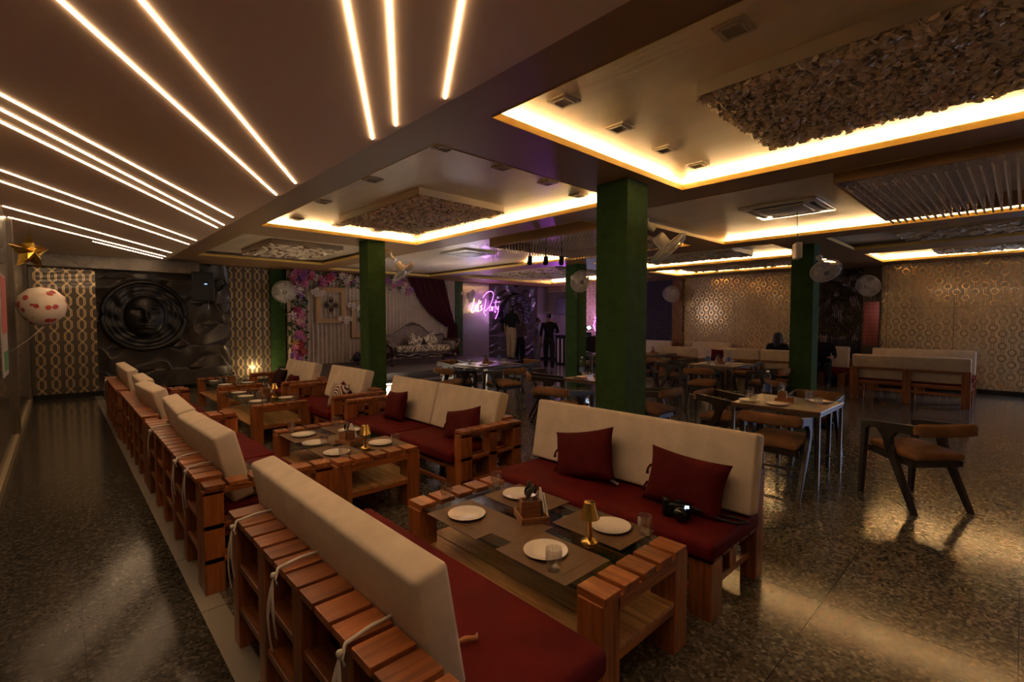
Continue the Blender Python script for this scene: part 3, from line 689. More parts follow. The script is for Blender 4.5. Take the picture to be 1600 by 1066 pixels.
def caddy(x, y, z, rz, label, s=1.0, napkin=True):
    e = empty('cutlery_caddy', (x, y, z), rz, label, 'caddy', 'wooden cutlery caddies'); e.scale = (s, s, s)
    m = MB(); W, Dp = .15, .17
    m.box((-W/2, -Dp/2, 0), (W/2, Dp/2, .008), 0, woodx=True)
    for a, c in (((-W/2, -Dp/2, .008), (W/2, -Dp/2+.009, .035)), ((-W/2, Dp/2-.009, .008), (W/2, Dp/2, .035)), ((-W/2, -Dp/2, .008), (-W/2+.009, Dp/2, .035)), ((W/2-.009, -Dp/2, .008), (W/2, Dp/2, .035))): m.box(a, c, woodx=True)
    for a, c in (((-.055, -.01, .008), (.055, -.001, .095)), ((-.055, .055, .008), (.055, .064, .095)), ((-.055, -.01, .008), (-.046, .064, .095)), ((.046, -.01, .008), (.055, .064, .095))): m.box(a, c, woodx=True)
    m.done('caddy_box', BOXW, e, bevel=.0015)
    rr = random.Random(4)
    for i in range(7):
        m = MB(); a = rr.uniform(-.03, .03); c = rr.uniform(.008, .045); tx, ty = rr.uniform(-.35, .35), rr.uniform(-.3, .3); h = rr.uniform(.13, .17)
        p0 = Vector((a, c, .02)); p1 = Vector((a+tx*.05, c+ty*.05, h)); dirn = (p1-p0).normalized()
        m.tube([p0, p0.lerp(p1, .7)], .003, 6)
        Mx = Matrix.Translation(p1) @ Vector((0, 0, 1)).rotation_difference(dirn).to_matrix().to_4x4() @ Matrix.Diagonal((1, .35, 1.7, 1))
        m.lathe([(0, -.016), (.010, -.010), (.013, 0), (.009, .012), (0, .016)], 10, M=Mx)
        m.done('spoon', [STEEL, BLACKM][i % 2], e)
    if napkin:
        for i, sc in enumerate((1, .8)):
            m = MB(); x0 = .068+i*.014
            pts = [(-.05, .010), (.05, .010), (.012, .15*sc), (-.006, .155*sc)]
            m.prism(pts, .007, lambda u, v, w_, x0=x0: (x0+w_-(v*.08), u+.03, v)); m.done('paper_napkin', PAPER, e)
    return e
# front table
g1 = 'place settings on the front glass table'
for x, y, l in ((1.58, 1.98, 'far left'), (1.98, 1.98, 'far right'), (1.58, 1.42, 'near left'), (1.99, 1.44, 'near right')): placemat(x, y, ZT, 'brown placemat at the %s seat of the front glass table' % l, g1)
placemat(1.66, 1.70, ZT+.0005, 'brown placemat lying in the middle of the front glass table', g1, .26, .2, .05)
for x, y, l in ((1.57, 2.02, 'far left place'), (1.985, 2.04, 'half hidden by the cutlery caddy'), (2.005, 1.40, 'place just right of the brass lamp'), (1.575, 1.45, 'nearest place with a tumbler at its rim')): plate(x, y, ZT+.003, 'white plate on the front glass table, '+l, g1)
for x, y, l in ((1.63, 2.29, 'at its far left corner'), (1.985, 2.25, 'at its far right corner by the sofa'), (2.07, 1.245, 'right of the plate beside the lamp'), (1.49, 1.325, 'standing before the nearest plate')): tumbler(x, y, ZT+.003, 'ribbed tumbler on the front glass table '+l, g1)
table_lamp(1.765, 1.35, ZT, 'brass cordless lamp on the front glass table'); caddy(1.80, 1.76, ZT, -.5, 'wooden caddy of spoons and napkins on the front glass table')
# second table
g2 = 'place settings on the second glass table'
for x, y, l in ((1.6, 4.45, 'far left'), (2.0, 4.5, 'far right'), (1.6, 3.75, 'near left'), (2.0, 3.75, 'near right'), (1.8, 4.1, 'middle')): placemat(x, y, ZT, 'dark placemat at the %s of the second glass table' % l, g2)
for x, y, l in ((1.60, 4.47, 'far left place'), (1.56, 4.10, 'left side, middle'), (1.57, 3.68, 'nearest left place'), (1.97, 3.72, 'near right place by a tumbler'), (1.98, 4.35, 'far right behind the lamp')): plate(x, y, ZT+.003, 'white plate on the second glass table, '+l, g2)
for x, y, l in ((1.57, 4.69, 'at the far left corner'), (1.60, 4.00, 'beside the middle left plate'), (1.56, 3.53, 'touching the nearest plate'), (2.04, 3.60, 'at the near right corner'), (1.98, 4.0, 'behind the brass lamp'), (2.0, 4.68, 'at the far right corner')): tumbler(x, y, ZT+.003, 'upturned tumbler on the second glass table '+l, g2)
table_lamp(1.77, 3.60, ZT, 'brass lamp with a small tag on the second glass table'); caddy(1.80, 3.95, ZT, .4, 'wooden caddy with dark spoons on the second glass table')
g3 = 'place settings on the third pallet table'
for x, y, l in ((1.85, 6.75, 'near left'), (2.22, 6.8, 'near right'), (1.85, 7.3, 'middle left'), (1.88, 7.75, 'far left'), (2.2, 7.6, 'far right')): plate(x, y, ZT+.001, 'white plate at the %s of the third pallet table' % l, g3)
for x, y, l in ((1.87, 6.55, 'near left'), (2.25, 6.55, 'near right'), (1.95, 7.05, 'middle')): tumbler(x, y, ZT+.001, 'upturned tumbler at the %s of the third pallet table' % l, g3)
table_lamp(2.08, 6.85, ZT, 'brass lamp on the third pallet table in front of napkins'); caddy(2.1, 7.25, ZT, .3, 'wooden caddy with fanned napkins on the third pallet table')
g4 = 'place settings on the farthest pallet table'
for x, y, l in ((1.95, 8.85, 'near left'), (2.3, 8.9, 'near right'), (1.95, 9.5, 'middle left'), (2.25, 9.75, 'far right')): plate(x, y, ZT+.001, 'white plate at the %s of the farthest pallet table' % l, g4)
for x, y, l in ((1.95, 9.2, 'left'), (2.12, 8.8, 'near end')): tumbler(x, y, ZT+.001, 'upturned tumbler at the %s of the farthest pallet table' % l, g4)
caddy(2.15, 9.3, ZT, 0, 'wooden caddy on the farthest pallet table')
# candle-like glowing lamp near the green pilaster: small warm uplight on the floor
lm = empty('floor_uplight', (3.62, 11.9, 0), 0, 'small warm floor light shining on the lattice panel', 'light')
m = MB(); m.lathe([(0, 0), (.06, 0), (.07, .05), (.05, .06), (0, .06)], 16); m.done('housing', BLACK, lm)
m = MB(); m.lathe([(0, .062), (.045, .064), (0, .07)], 16); m.done('lens', mat('warm_lens', (1, .8, .5), .4, emit=(1, .62, .28), es=60), lm)
lamp('uplight_glow', 'POINT', (3.55, 12.3, .35), 4, (1, .68, .34), size=.05)

# camera body on the front right cushion
e = empty('photo_camera', (2.50, 1.30, .425), -1.1, 'black photo camera lying on the front right maroon cushion', 'camera')
m = MB(); m.rbox((.14, .06, .075), .012, Matrix.Translation((0, 0, .04))); m.rbox((.04, .06, .10), .012, Matrix.Translation((-.06, 0, .05))); m.done('camera_body', BLACK, e)
m = MB(); m.lathe([(.0, 0), (.034, 0), (.036, .03), (.033, .07), (.0, .068)], 20, M=Matrix.Translation((.015, -.03, .04)) @ rmat('X', PI/2)); m.done('lens', BLACKM, e)
m = MB(); m.rbox((.035, .03, .02), .006, Matrix.Translation((.01, 0, .085))); m.done('viewfinder', BLACK, e)
m = MB(); m.rbox((.022, .012, .014), .002, Matrix.Translation((.05, -.028, .066))); m.done('display', mat('lit_display', (.2, .3, .4), .3, emit=(.5, .7, 1), es=1.5), e)
m = MB(); m.tube([(.07, 0, .06), (.14, .02, .03), (.22, .0, .012), (.30, -.03, .01), (.36, .0, .01), (.30, .05, .012), (.2, .05, .012)], .008, 6); m.done('strap', BLACK, e)
m = MB(); m.box((-.04, -.008, 0), (.04, .008, .012)); o = m.done('paper_tag', PAPER, None, (2.70, 1.86, .425)); o.rotation_euler = (0, 0, 1.2); tag(o, 'small white slip of paper between the two maroon pillows', 'paper')

# ------------------------------------------------------------------ CHAIRS
def chair_proto():
    e = empty('armchair', (0, 0, 0)); w_ = .235
    for s in (-1, 1):
        X0 = s*w_ - (.02 if s > 0 else -.0) - (.0 if s > 0 else .0)
        x0 = s*w_ - .018
        ext = lambda u, v, w2, x0=x0: (x0+w2, u, v)
        m = MB()   # armrest: wedge running from the back pad down to the front leg, with gusset shoulders
        m.prism([(-.27, .705), (.20, .655), (.275, .640), (.285, .600), (.268, .575), (.225, .580), (.19, .605), (.115, .612), (.065, .560), (-.03, .555), (-.075, .61), (-.16, .625), (-.27, .62)][::-1], .036, ext); m.done('armrest', DARKW[1], e, bevel=.004)
        m = MB(); m.prism([(.282, .60), (.30, 0), (.262, 0), (.225, .585)], .036, ext); m.done('front_leg', DARKW[2], e, bevel=.004)
        m = MB(); m.prism([(.062, .565), (.015, .44), (-.235, 0), (-.275, 0), (-.035, .50), (-.03, .565)], .036, ext); m.done('rear_leg', DARKW[2], e, bevel=.004)
    m = MB(); m.box((-w_+.018, .20, .385), (w_-.018, .23, .435)); m.box((-w_+.018, -.20, .355), (w_-.018, -.17, .405))
    for s in (-1, 1): m.prism([(.25, .435), (-.22, .405), (-.20, .355), (0, .36), (.25, .385)][::-1], .02, lambda u, v, w2, s=s: (s*(w_-.04)-.01+w2, u, v))
    m.done('seat_frame', DARKW[0], e, bevel=.003)
    m = MB(); m.rbox((.42, .46, .06), .024, Matrix.Translation((0, .0, .452)) @ rmat('X', math.radians(3)), puff=.25, sub=2); m.done('seat', TAN, e)
    m = MB()
    t_ = bmesh.new(); n = 14; prev = None
    for i in range(n+1):   # gently curved padded back rail
        u = i/n*2-1; x = u*.255; y = -.255 - .035*(1-u*u); k_ = 1-.35*max(0, abs(u)-.85)/.15
        ring = []
        for q in range(12):
            a = 2*PI*q/12; cx = math.copysign(abs(math.cos(a))**.7, math.cos(a)); cz = math.copysign(abs(math.sin(a))**.7, math.sin(a))
            ring.append(m.bm.verts.new((x, y+cx*.026*k_, .668+cz*.052*k_)))
        if prev:
            for q in range(12): f = m.bm.faces.new((prev[q], ring[q], ring[(q+1) % 12], prev[(q+1) % 12])); f.smooth = True
        else: m.bm.faces.new(ring)
        prev = ring
    m.bm.faces.new(prev[::-1]); m.done('backrest', TAN, e)
    return e
ch0 = chair_proto(); tag(ch0, 'dark armchair with tan pads standing alone at the right', 'chair', 'dark armchairs with tan pads')
def face(fx, fy): return math.atan2(-fx, fy)
ch0.location = (5.165, .585, 0); ch0.rotation_euler = (0, 0, face(.64, .77))
for x, y, fx, fy, l in [(4.74, 1.49, 1, 0, 'before the near steel table, its back to the camera'), (6.02, 1.58, -1, .0, 'on the far right side of the near steel table'), (5.45, 2.26, 0, -1, 'behind the near steel table at its left, arms toward the table'), (5.27, 3.10, .0, 1, 'right of the big pillar with its back to the near steel table'),
    (4.56, 3.88, 1, .05, 'left of the big pillar, directly behind the front right sofa'), (5.42, 4.98, .73, -.69, 'left of the big pillar, end of its pad toward the camera'), (5.58, 6.12, 0, 1, 'right front of the table near the stage'), (4.98, 6.72, 1, .1, 'left front of the table near the stage'),
    (6.85, 6.95, -1, 0, 'right rear of the table near the stage'), (5.75, 7.75, 0, -1, 'rear of the table near the stage'), (8.08, 3.75, 1, .1, 'before the long middle table, back to the camera'), (8.85, 4.72, .0, -1, 'at the left end of the long middle table'), (8.85, 2.98, 0, 1, 'at the right end of the long middle table beside the pillar'),
    (10.1, 3.85, -1, 0, 'on the far side of the long middle table'), (8.95, 5.45, -1, .25, 'right of the big pillar near the far table'), (9.9, 7.65, 0, -1, 'left of the big pillar by the stage floor, farther one'), (9.3, 6.25, -.2, 1, 'left of the big pillar by the stage floor, nearer one'), (10.2, 5.0, 0, 1, 'in front of the far table by the wall benches')]:
    n_ = math.hypot(fx, fy); dup(ch0, (x, y, 0), face(fx/n_, fy/n_), 'dark armchair '+l)

# ------------------------------------------------------------------ STEEL TABLES
def steel_table(W, L, label, loc, col_leg=False, H=.71):
    e = empty('steel_table', loc, 0, label, 'table', 'steel-legged dining tables'); hw, hl = W/2, L/2
    if not col_leg:
        for sx in (-1, 1):
            for sy in (-1, 1):
                m = MB(); x0, y0 = sx*(hw-.02), sy*(hl-.02); m.box((x0-.014, y0-.014, 0), (x0+.014, y0+.014, H-.03)); m.done('leg', STEEL, e, bevel=.002)
    else:
        m = MB(); m.box((-.06, -.06, .02), (.06, .06, H-.03)); m.box((-.25, -.25, 0), (.25, .25, .02)); m.done('leg', STEEL, e, bevel=.003)
    m = MB()
    if not col_leg:
        m.box(((hw-.02)-.01, -hl+.034, .14), ((hw-.02)+.01, hl-.034, .16)); m.done('end_stretcher', STEEL, e); m = MB()
        m.box((-(hw-.02)-.01, -hl+.034, .14), (-(hw-.02)+.01, hl-.034, .16))
        m.done('end_stretcher', STEEL, e); m = MB()
    for sx in (-1, 1): m.box((sx*(hw-.02)-.012, -hl+.02, H-.05), (sx*(hw-.02)+.012, hl-.02, H-.03))
    for sy in (-1, 1): m.box((-hw+.02, sy*(hl-.02)-.012, H-.05), (hw-.02, sy*(hl-.02)+.012, H-.03))
    m.done('steel_frame', STEEL, e)
    m = MB(); m.box((-hw, -hl, H-.03), (hw, hl, H), woodx=True); m.done('tabletop', BROWNW, e, bevel=.004)
    return e
steel_table(.80, .78, 'near steel-legged dining table behind the front right sofa', (5.26, 1.59, 0))
steel_table(.85, .66, 'steel-legged table hidden behind the big green pillar', (5.62, 4.12, 0))
steel_table(1.05, .78, 'table with one thick leg in front of the stage', (5.86, 6.88, 0), True)
steel_table(.95, .84, 'middle steel-legged table with two water bottles', (9.0, 3.86, 0))
steel_table(1.1, .66, 'far table right of the big green pillar', (10.6, 6.2, 0))
steel_table(.8, .6, 'far table left of the big green pillar by the stage floor', (9.9, 6.95, 0))
def bottle_proto():
    e = empty('water_bottle', (0, 0, 0))
    m = MB(); m.lathe([(0, .002), (.030, 0), (.036, .01), (.034, .03), (.037, .05), (.037, .16), (.033, .18), (.037, .20), (.030, .235), (.014, .262), (.013, .28), (0, .281)], 20); m.done('bottle_body', WBOT, e)
    m = MB(); m.lathe([(.0376, .075), (.0376, .145)], 20); m.done('paper_label', LABEL, e)
    m = MB(); m.lathe([(.015, .276), (.015, .293), (0, .294)], 14); m.done('cap', WHITEP, e); return e
bt0 = bottle_proto(); tag(bt0, 'clear water bottle behind the napkins on the near steel table', 'bottle', 'plastic water bottles'); bt0.location = (5.33, 1.80, .711)
for x, y, z, l in ((8.72, 3.98, .711, 'left one on the middle steel table'), (8.78, 3.62, .711, 'right one on the middle steel table'), (5.42, 4.30, .711, 'on the table left of the big pillar'), (6.12, 6.85, .711, 'on the table near the stage')): dup(bt0, (x, y, z), 0, 'clear water bottle, '+l)
G5 = 'place settings on the near steel table'
for x, y, l in ((5.05, 1.87, 'back left'), (5.02, 1.60, 'front left'), (5.47, 1.36, 'right')): plate(x, y, .711, 'white plate on the near steel table, '+l, G5)
for x, y, l in ((4.95, 1.80, 'at the left corner'), (5.15, 1.92, 'behind the left plate'), (5.52, 1.47, 'at the right, far one'), (5.14, 1.29, 'at the right, near one')): tumbler(x, y, .711, 'upturned tumbler on the near steel table '+l, G5)
caddy(5.30, 1.62, .711, .2, 'dark wooden caddy with napkin on the near steel table')
for (tx, ty, nm, hx_, hy_) in ((9.0, 3.86, 'middle steel table', .3, .27), (5.86, 6.88, 'table near the stage', .33, .24), (5.62, 4.12, 'table left of the big pillar', .26, .2)):
    gg = 'place settings on the '+nm
    for sx, sy, l in ((-1, -1, 'near'), (1, -1, 'right'), (-1, 1, 'left'), (1, 1, 'far')):
        plate(tx+sx*hx_*.8, ty+sy*hy_*.8, .711, 'white plate at the %s side of the %s' % (l, nm), gg, .9); tumbler(tx+sx*hx_*1.15, ty+sy*hy_*.25, .711, 'upturned tumbler at the %s side of the %s' % (l, nm), gg)
    caddy(tx+.02, ty+.03, .711, .6, 'wooden caddy with cutlery and napkins on the '+nm)
caddy(10.55, 6.15, .711, .3, 'caddy with napkins on the far table right of the big pillar')

# ------------------------------------------------------------------ WALL BENCHES on the right
def bench(L, label, loc, rz, arms=()):
    """local: back outer face x=0 facing +X, length along Y"""
    e = empty('wooden_bench', loc, rz, label, 'bench', 'cushioned wooden benches by the right wall')
    m = MB(); n = 3
    for i in range(n): y = i*(L-.12)/(n-1); m.box((0, y, 0), (.10, y+.12, .62), woodx=True)
    for z in (.20, .33, .585): m.box((.03, 0, z), (.06, L, z+.05), woodx=True)
    m.done('backrest_frame', WOOD, e, bevel=.004)
    m = MB()
    for i in range(n): y = i*(L-.12)/(n-1); m.box((.56, y, 0), (.66, y+.12, .30), woodx=True)
    for i in range(5): m.box((.10+i*.113, 0, .30), (.10+i*.113+.095, L, .32), woodx=True)
    m.done('seat_frame', WOOD, e, bevel=.004)
    return e
def bench_set(L, nm, loc, rz, split=1, pill=False, zt=.46):
    b_ = bench(L, 'pallet-wood bench '+nm, loc, rz)
    m = MB(); m.rbox((.52, L-.02, .09), .025, puff=.1, sub=2); o = m.done('seat_cushion', RED, None, place((.40, L/2, .365), b_)); o.rotation_euler = b_.rotation_euler; tag(o, 'seat cushion of the bench '+nm, 'cushion')
    for i in range(split):
        a = i*L/split; q = L/split; m = MB(); m.rbox((.11, q-.02, zt), .025, rmat('Y', -math.radians(8)) @ Matrix.Translation((0, 0, zt/2)), puff=.06, sub=2)
        o = m.done('back_cushion', CREAM, None, place((.18, a+q/2, .41), b_)); o.rotation_euler = b_.rotation_euler
        tag(o, 'back cushion of the bench '+nm + ('' if split == 1 else (', %s' % ('right' if i == 0 else 'left'))), 'cushion')
    return b_
bench_set(1.72, 'with its open back to the room at the far right', (11.25, .58, 0), 0)
bench_set(1.72, 'against the patterned wall at the far right', (13.55, 2.34, 0), PI, zt=.50)
bench_set(1.65, 'behind the middle table, back to the room', (11.45, 3.25, 0), 0, 2)
bench_set(1.15, 'right of the big pillar, back to the room', (11.2, 5.42, 0), 0)
bench_set(1.1, 'against the ring wallpaper behind the middle bench', (13.6, 6.6, 0), PI, zt=.5)
bench_set(1.3, 'against the dark leaf panel right of the big pillar', (13.6, 8.55, 0), PI, zt=.5)
bench_set(.9, 'against the metal leaf panel with a seated person', (13.55, 3.65, 0), PI, zt=.5)
pillow((13.15, 5.75, .41), -PI/2, 14, 'dark red patterned pillow on the bench by the ring wallpaper, left one', REDP, .4, .34, tassel=False)
pillow((13.15, 5.35+.0, .41), -PI/2, 14, 'black floral pillow on the bench by the ring wallpaper, right one', FLW, .36, .34, tassel=False)

# ------------------------------------------------------------------ STAGE
STG = mat('stage_carpet', (.07, .055, .055), .5); nt, b = tree(STG); vec, _ = coords(nt); n_ = tex_noise(nt, vec, 30, 3); bump(nt, b, n_, .2, .004)
m = MB(); m.box((3.9, 9.2, 0), (10.0, YF-.05, .18)); m.box((3.9, 9.55, .18), (9.9, YF-.05, .36)); tag(m.done('stage_platform', STG, bevel=.004), 'low dark two-step stage in front of the ivory curtain', 'stage')
STEPM = mat('marble_step', (.7, .64, .55), .2)
m = MB(); m.box((3.9, 8.55, 0), (5.6, 8.85, .06)); m.box((3.9, 8.85, 0), (5.6, 9.195, .12)); st = m.done('stage_steps', STEPM); tag(st, 'pale lit steps at the left foot of the stage', 'steps')
for i, (y, z) in enumerate(((8.848, .112), (9.198, .17))):
    m = MB(); m.box((3.9, y-.012, z), (5.6, y, z+.0095)); o = m.done('step_led', mat('step_led_light%d' % i, (1, 1, 1), .5, emit=(1, .85, .62), es=40)); tag(o, 'warm glowing strip under the %s stage step' % ('lower', 'upper')[i], 'light strip')
# curtain
def curtain(name, x0, x1, z0, z1, y, mt, label, pl=.11, dep=.035, nx=260, seed=0):
    m = MB()
    def fn(u, v):
        x = x0+u*(x1-x0); z = z0+v*(z1-z0); ph = x*2*PI/pl + .8*math.sin(x*3.1+seed) + .35*math.sin(z*1.7+x*2)
        return (x, y + dep*math.sin(ph)*(.65+.35*(1-v)) + .3*dep*math.sin(ph*.37), z)
    m.grid(nx, 14, fn); o = m.done(name, mt); tag(o, label, 'curtain'); return o
curtain('stage_curtain', 4.18, 9.36, .37, 2.79, YF-.16, CURT, 'pleated ivory curtain across the whole stage back', nx=520)
# wine drape swag
m = MB()
def dr(u, v):
    # v: 0 top .. 1 gather ; left edge sweeps to the right as it falls
    tl = Vector((7.55, 2.80)); bl = Vector((8.95, 1.32)); tr = Vector((8.85, 2.80)); br = Vector((9.28, 1.40))
    L_ = tl.lerp(bl, v); L_.y -= .30*math.sin(v*PI)*.55; L_.x -= .12*math.sin(v*PI); R_ = tr.lerp(br, v); p = L_.lerp(R_, u)
    return (p.x, YF-.30-.03*math.sin(u*34+v*2)*(1-.4*v), p.y)
m.grid(90, 20, dr)
def dr2(u, v):
    w_ = .16+.12*v; x = 9.17 + (u-.5)*2*w_*(1 if True else 1) - .05*v; z = 1.42 - v*1.05
    return (x, YF-.31-.03*math.sin(u*26), z)
m.grid(50, 14, dr2)
tag(m.done('wine_drape', DRAPE), 'dark wine drape swept to the right of the stage', 'curtain')
# flower garland, arch shape (left side, top)
gar = empty('flower_garland', (4.3, YF-.28, .4), 0, 'garland of pink, violet and white flowers framing the left and top of the curtain', 'garland')
FC = [mat('flower_'+n, c, .6) for n, c in (('pink', (.55, .16, .32)), ('violet', (.32, .12, .42)), ('white', (.65, .58, .55)), ('yellow', (.62, .40, .08)), ('rose', (.45, .04, .10)))]
LG = mat('leaf_green', (.03, .07, .02), .5)
def flower_mesh(mt, r):
    m = MB()
    for lay, (n, rr, tl) in enumerate(((6, 1, .35), (5, .65, .8))):
        for i in range(n):
            a = 2*PI*(i+.5*lay)/n
            def P(s, w_): return (r*rr*s*math.cos(a+w_), -.02-r*.5*lay*.5-r*tl*s*s*.6, r*rr*s*math.sin(a+w_))
            V = [m.bm.verts.new(P(s, w_)) for s, w_ in ((.05, 0), (.6, -.45), (1, -.25), (1.08, 0), (1, .25), (.6, .45))]
            f = m.bm.faces.new(V); f.smooth = True
    return m.done('flower', mt, gar)
fl = [flower_mesh(mt, .11) for mt in FC]
rr = random.Random(11); cnt = 0
def put(x, z):
    global cnt
    k_ = rr.choice([0, 0, 1, 1, 2, 2, 3, 4]); o = fl[k_] if k_ not in done else fl[k_].copy()
    if k_ in done: COL.objects.link(o); o.parent = gar
    done.add(k_); o.location = (x-4.3, rr.uniform(-.06, .04), z-.4); s_ = rr.uniform(.6, 1.15); o.scale = (s_, s_, s_); o.rotation_euler = (rr.uniform(-.4, .4), rr.uniform(0, 3), rr.uniform(-.4, .4)); cnt += 1
done = set()
for i in range(44): put(4.38+rr.uniform(-.17, .17), .45+2.35*rr.random())
for i in range(44): put(4.5+rr.random()*2.9, 2.62+rr.uniform(-.14, .14))
for i in range(8): put(7.45+rr.uniform(-.25, .2), 2.50+rr.uniform(-.22, .15))
m = MB(); pts = []
for i in range(260):
    if rr.random() < .5: x, z = 4.38+rr.uniform(-.24, .24), .45+2.35*rr.random()
    else: x, z = 4.5+rr.random()*3.1, 2.62+rr.uniform(-.2, .2)
    a = rr.uniform(0, 2*PI); l_ = .14; ca, sa = math.cos(a)*l_, math.sin(a)*l_
    V = [m.bm.verts.new((x-4.3+q, rr.uniform(-.04, .05), z-.4+s_)) for q, s_ in ((0, 0), (ca*.5-sa*.2, sa*.5+ca*.2), (ca, sa), (ca*.5+sa*.2, sa*.5-ca*.2))]
    m.bm.faces.new(V)
tag(m.done('leaves', LG, gar), kind='stuff')
# picture frames with flowers on the curtain
def pframe(x, z, w_, h, label):
    e = empty('picture_frame', (x, YF-.26, z), 0, label, 'frame'); m = MB(); t_ = .13
    GOLD = MATS.get('gold_frame') or mat('gold_frame', (.34, .19, .06), .45)
    for a, c in (((-w_/2, 0, -h/2), (-w_/2+t_, .03, h/2)), ((w_/2-t_, 0, -h/2), (w_/2, .03, h/2)), ((-w_/2+t_, 0, h/2-t_), (w_/2-t_, .03, h/2)), ((-w_/2+t_, 0, -h/2), (w_/2-t_, .03, -h/2+t_))): m.box(a, c)
    m.done('frame_border', GOLD, e, bevel=.006)
    m = MB()
    for a in range(4):
        c = Vector((math.cos(a*PI/2+PI/2)*.12, 0, math.sin(a*PI/2+PI/2)*.12))
        m.tube([(c.x+.07*math.cos(q*PI/6)*(.75 if a % 2 == 0 else .9), .0, c.z+.10*math.sin(q*PI/6)*(1 if a % 2 == 0 else .8)) for q in range(12)], .010, 6, closed=True)
        m.lathe([(0, -.002), (.05, 0), (0, .002)], 12, (c.x, .005, c.z), M=rmat('X', PI/2))
    m.done('wire_ornament', mat('bronze_wire', (.10, .07, .045), .4, .5), e)
    for (cx, cz) in ((-w_/2+.05, h/2-.12), (w_/2-.05, -h/2+.1)):
        for i in range(5):
            o = fl[2].copy(); COL.objects.link(o); o.parent = e; o.location = (cx+rr.uniform(-.14, .14), -.03, cz+rr.uniform(-.09, .09)); o.scale = (.7, .7, .7)
    return e
pframe(5.27, 1.92, .80, .95, 'gold square frame with round wire ornament and white flowers on the curtain'); pframe(7.05-.85, 1.55, .75, 1.0, 'second gold frame on the curtain, half hidden by the pillar')
# ornate sofa on the stage
so = empty('ornate_sofa', (7.12, 11.25, .36), 0, 'carved dark wood victorian sofa with floral seat on the stage', 'sofa'); so.scale = (1.08, 1, 1.0)
CARV = mat('carved_wood', (.035, .016, .012), .3, 0, .3)
FLO = mat('floral_upholstery', (.2, .15, .1), .7); nt, b = tree(FLO); vec, _ = coords(nt); n_ = tex_noise(nt, vec, 16, 2, .5, None, 1.5)
setc(nt, b, 'Base Color', ramp(nt, n_, [(.42, (.05, .032, .022)), (.5, (.18, .13, .09)), (.58, (.48, .40, .30))]))
GREYU = fabric('grey_upholstery', (.16, .12, .11))
m = MB()
def top(u): return .82 + .20*math.exp(-(u/.45)**2) + .10*math.cos(u*PI*1.5)*(1 if abs(u) > .3 else .4) - .20*max(0, abs(u)-.75)
outl = [(u*.92, top(u)) for u in [i/14-1 for i in range(29)]]
m.tube([(x, .30, z) for x, z in outl], .035, 8)
m.tube([(-.92, .30, outl[0][1]), (-.98, .28, .6), (-.95, .25, .3)], .035, 8); m.tube([(.92, .30, outl[-1][1]), (.98, .28, .6), (.95, .25, .3)], .035, 8)
for i in range(7):
    a = (i-3)*.3; m.lathe([(0, -.04), (.028, -.01), (.03, .02), (0, .08)], 8, (a*.16, .28, 1.07-abs(a)*.06), M=rmat('Y', a*1.2))
m.done('carved_crest', CARV, so)
m = MB(); pts = [(-.93, .32)] + outl + [(.93, .32)]; m.prism(pts, .06, lambda u, v, w_: (u, .27+w_, v)); m.done('backrest', GREYU, so)
m = MB(); m.rbox((1.56, .58, .17), .05, Matrix.Translation((0, -.03, .40)), puff=.2, sub=2); m.done('seat', FLO, so)
m = MB(); m.tube([(-.80+1.6*i/20, -.33, .25+.03*math.sin(i*1.2)) for i in range(21)], .035, 8); m.box((-.82, -.30, .22), (.82, .28, .32)); m.done('apron', CARV, so)
for s in (-1, 1):
    m = MB(); m.tube([(s*.93, .25, .62), (s*.98, .0, .60), (s*1.0, -.28, .60), (s*1.02, -.36, .55), (s*.96, -.36, .48), (s*.90, -.33, .35), (s*.9, -.33, .2)], [.05, .06, .07, .06, .045, .04, .04], 10); m.done('armrest', CARV, so)
    m = MB(); m.rbox((.14, .5, .26), .04, Matrix.Translation((s*.90, -.05, .46))); m.done('arm_pad', GREYU, so)
    for yy in (-.33, .25):
        m = MB(); m.tube([(s*.86, yy, .24), (s*.92, yy-.03, .16), (s*.88, yy-.01, .07), (s*.94, yy-.04, .015)], [.05, .04, .025, .035], 8); m.done('leg', CARV, so)
pillow((6.85, 11.08, .82), 0, 20, 'floral pillow at the left of the ornate stage sofa', FLO, .42, .40, tassel=False, roll=30)
pillow((7.52, 11.08, .82), 0, 20, 'floral pillow at the right of the ornate stage sofa', FLO, .42, .40, tassel=False, roll=-25)
# par lights lying on the stage
def par(loc, rz, label):
    e = empty('stage_spotlight', loc, rz, label, 'spotlight', 'black stage spotlights')
    m = MB(); m.lathe([(0, 0), (.07, 0), (.11, .10), (.12, .20), (.11, .20), (0, .17)], 20, (0, 0, .14), M=rmat('X', math.radians(60))); m.done('housing', BLACK, e)
    m = MB(); m.box((-.14, -.02, 0), (-.125, .02, .16)); m.box((.125, -.02, 0), (.14, .02, .16)); m.box((-.14, -.06, 0), (.14, .06, .012)); m.done('bracket', BLACK, e); return e
par((5.62, 12.0, .36), .4, 'low black spotlight on the stage below the gold frame'); par((6.6, 12.1, .36), -.4, 'black spotlight on the stage beside the second frame')

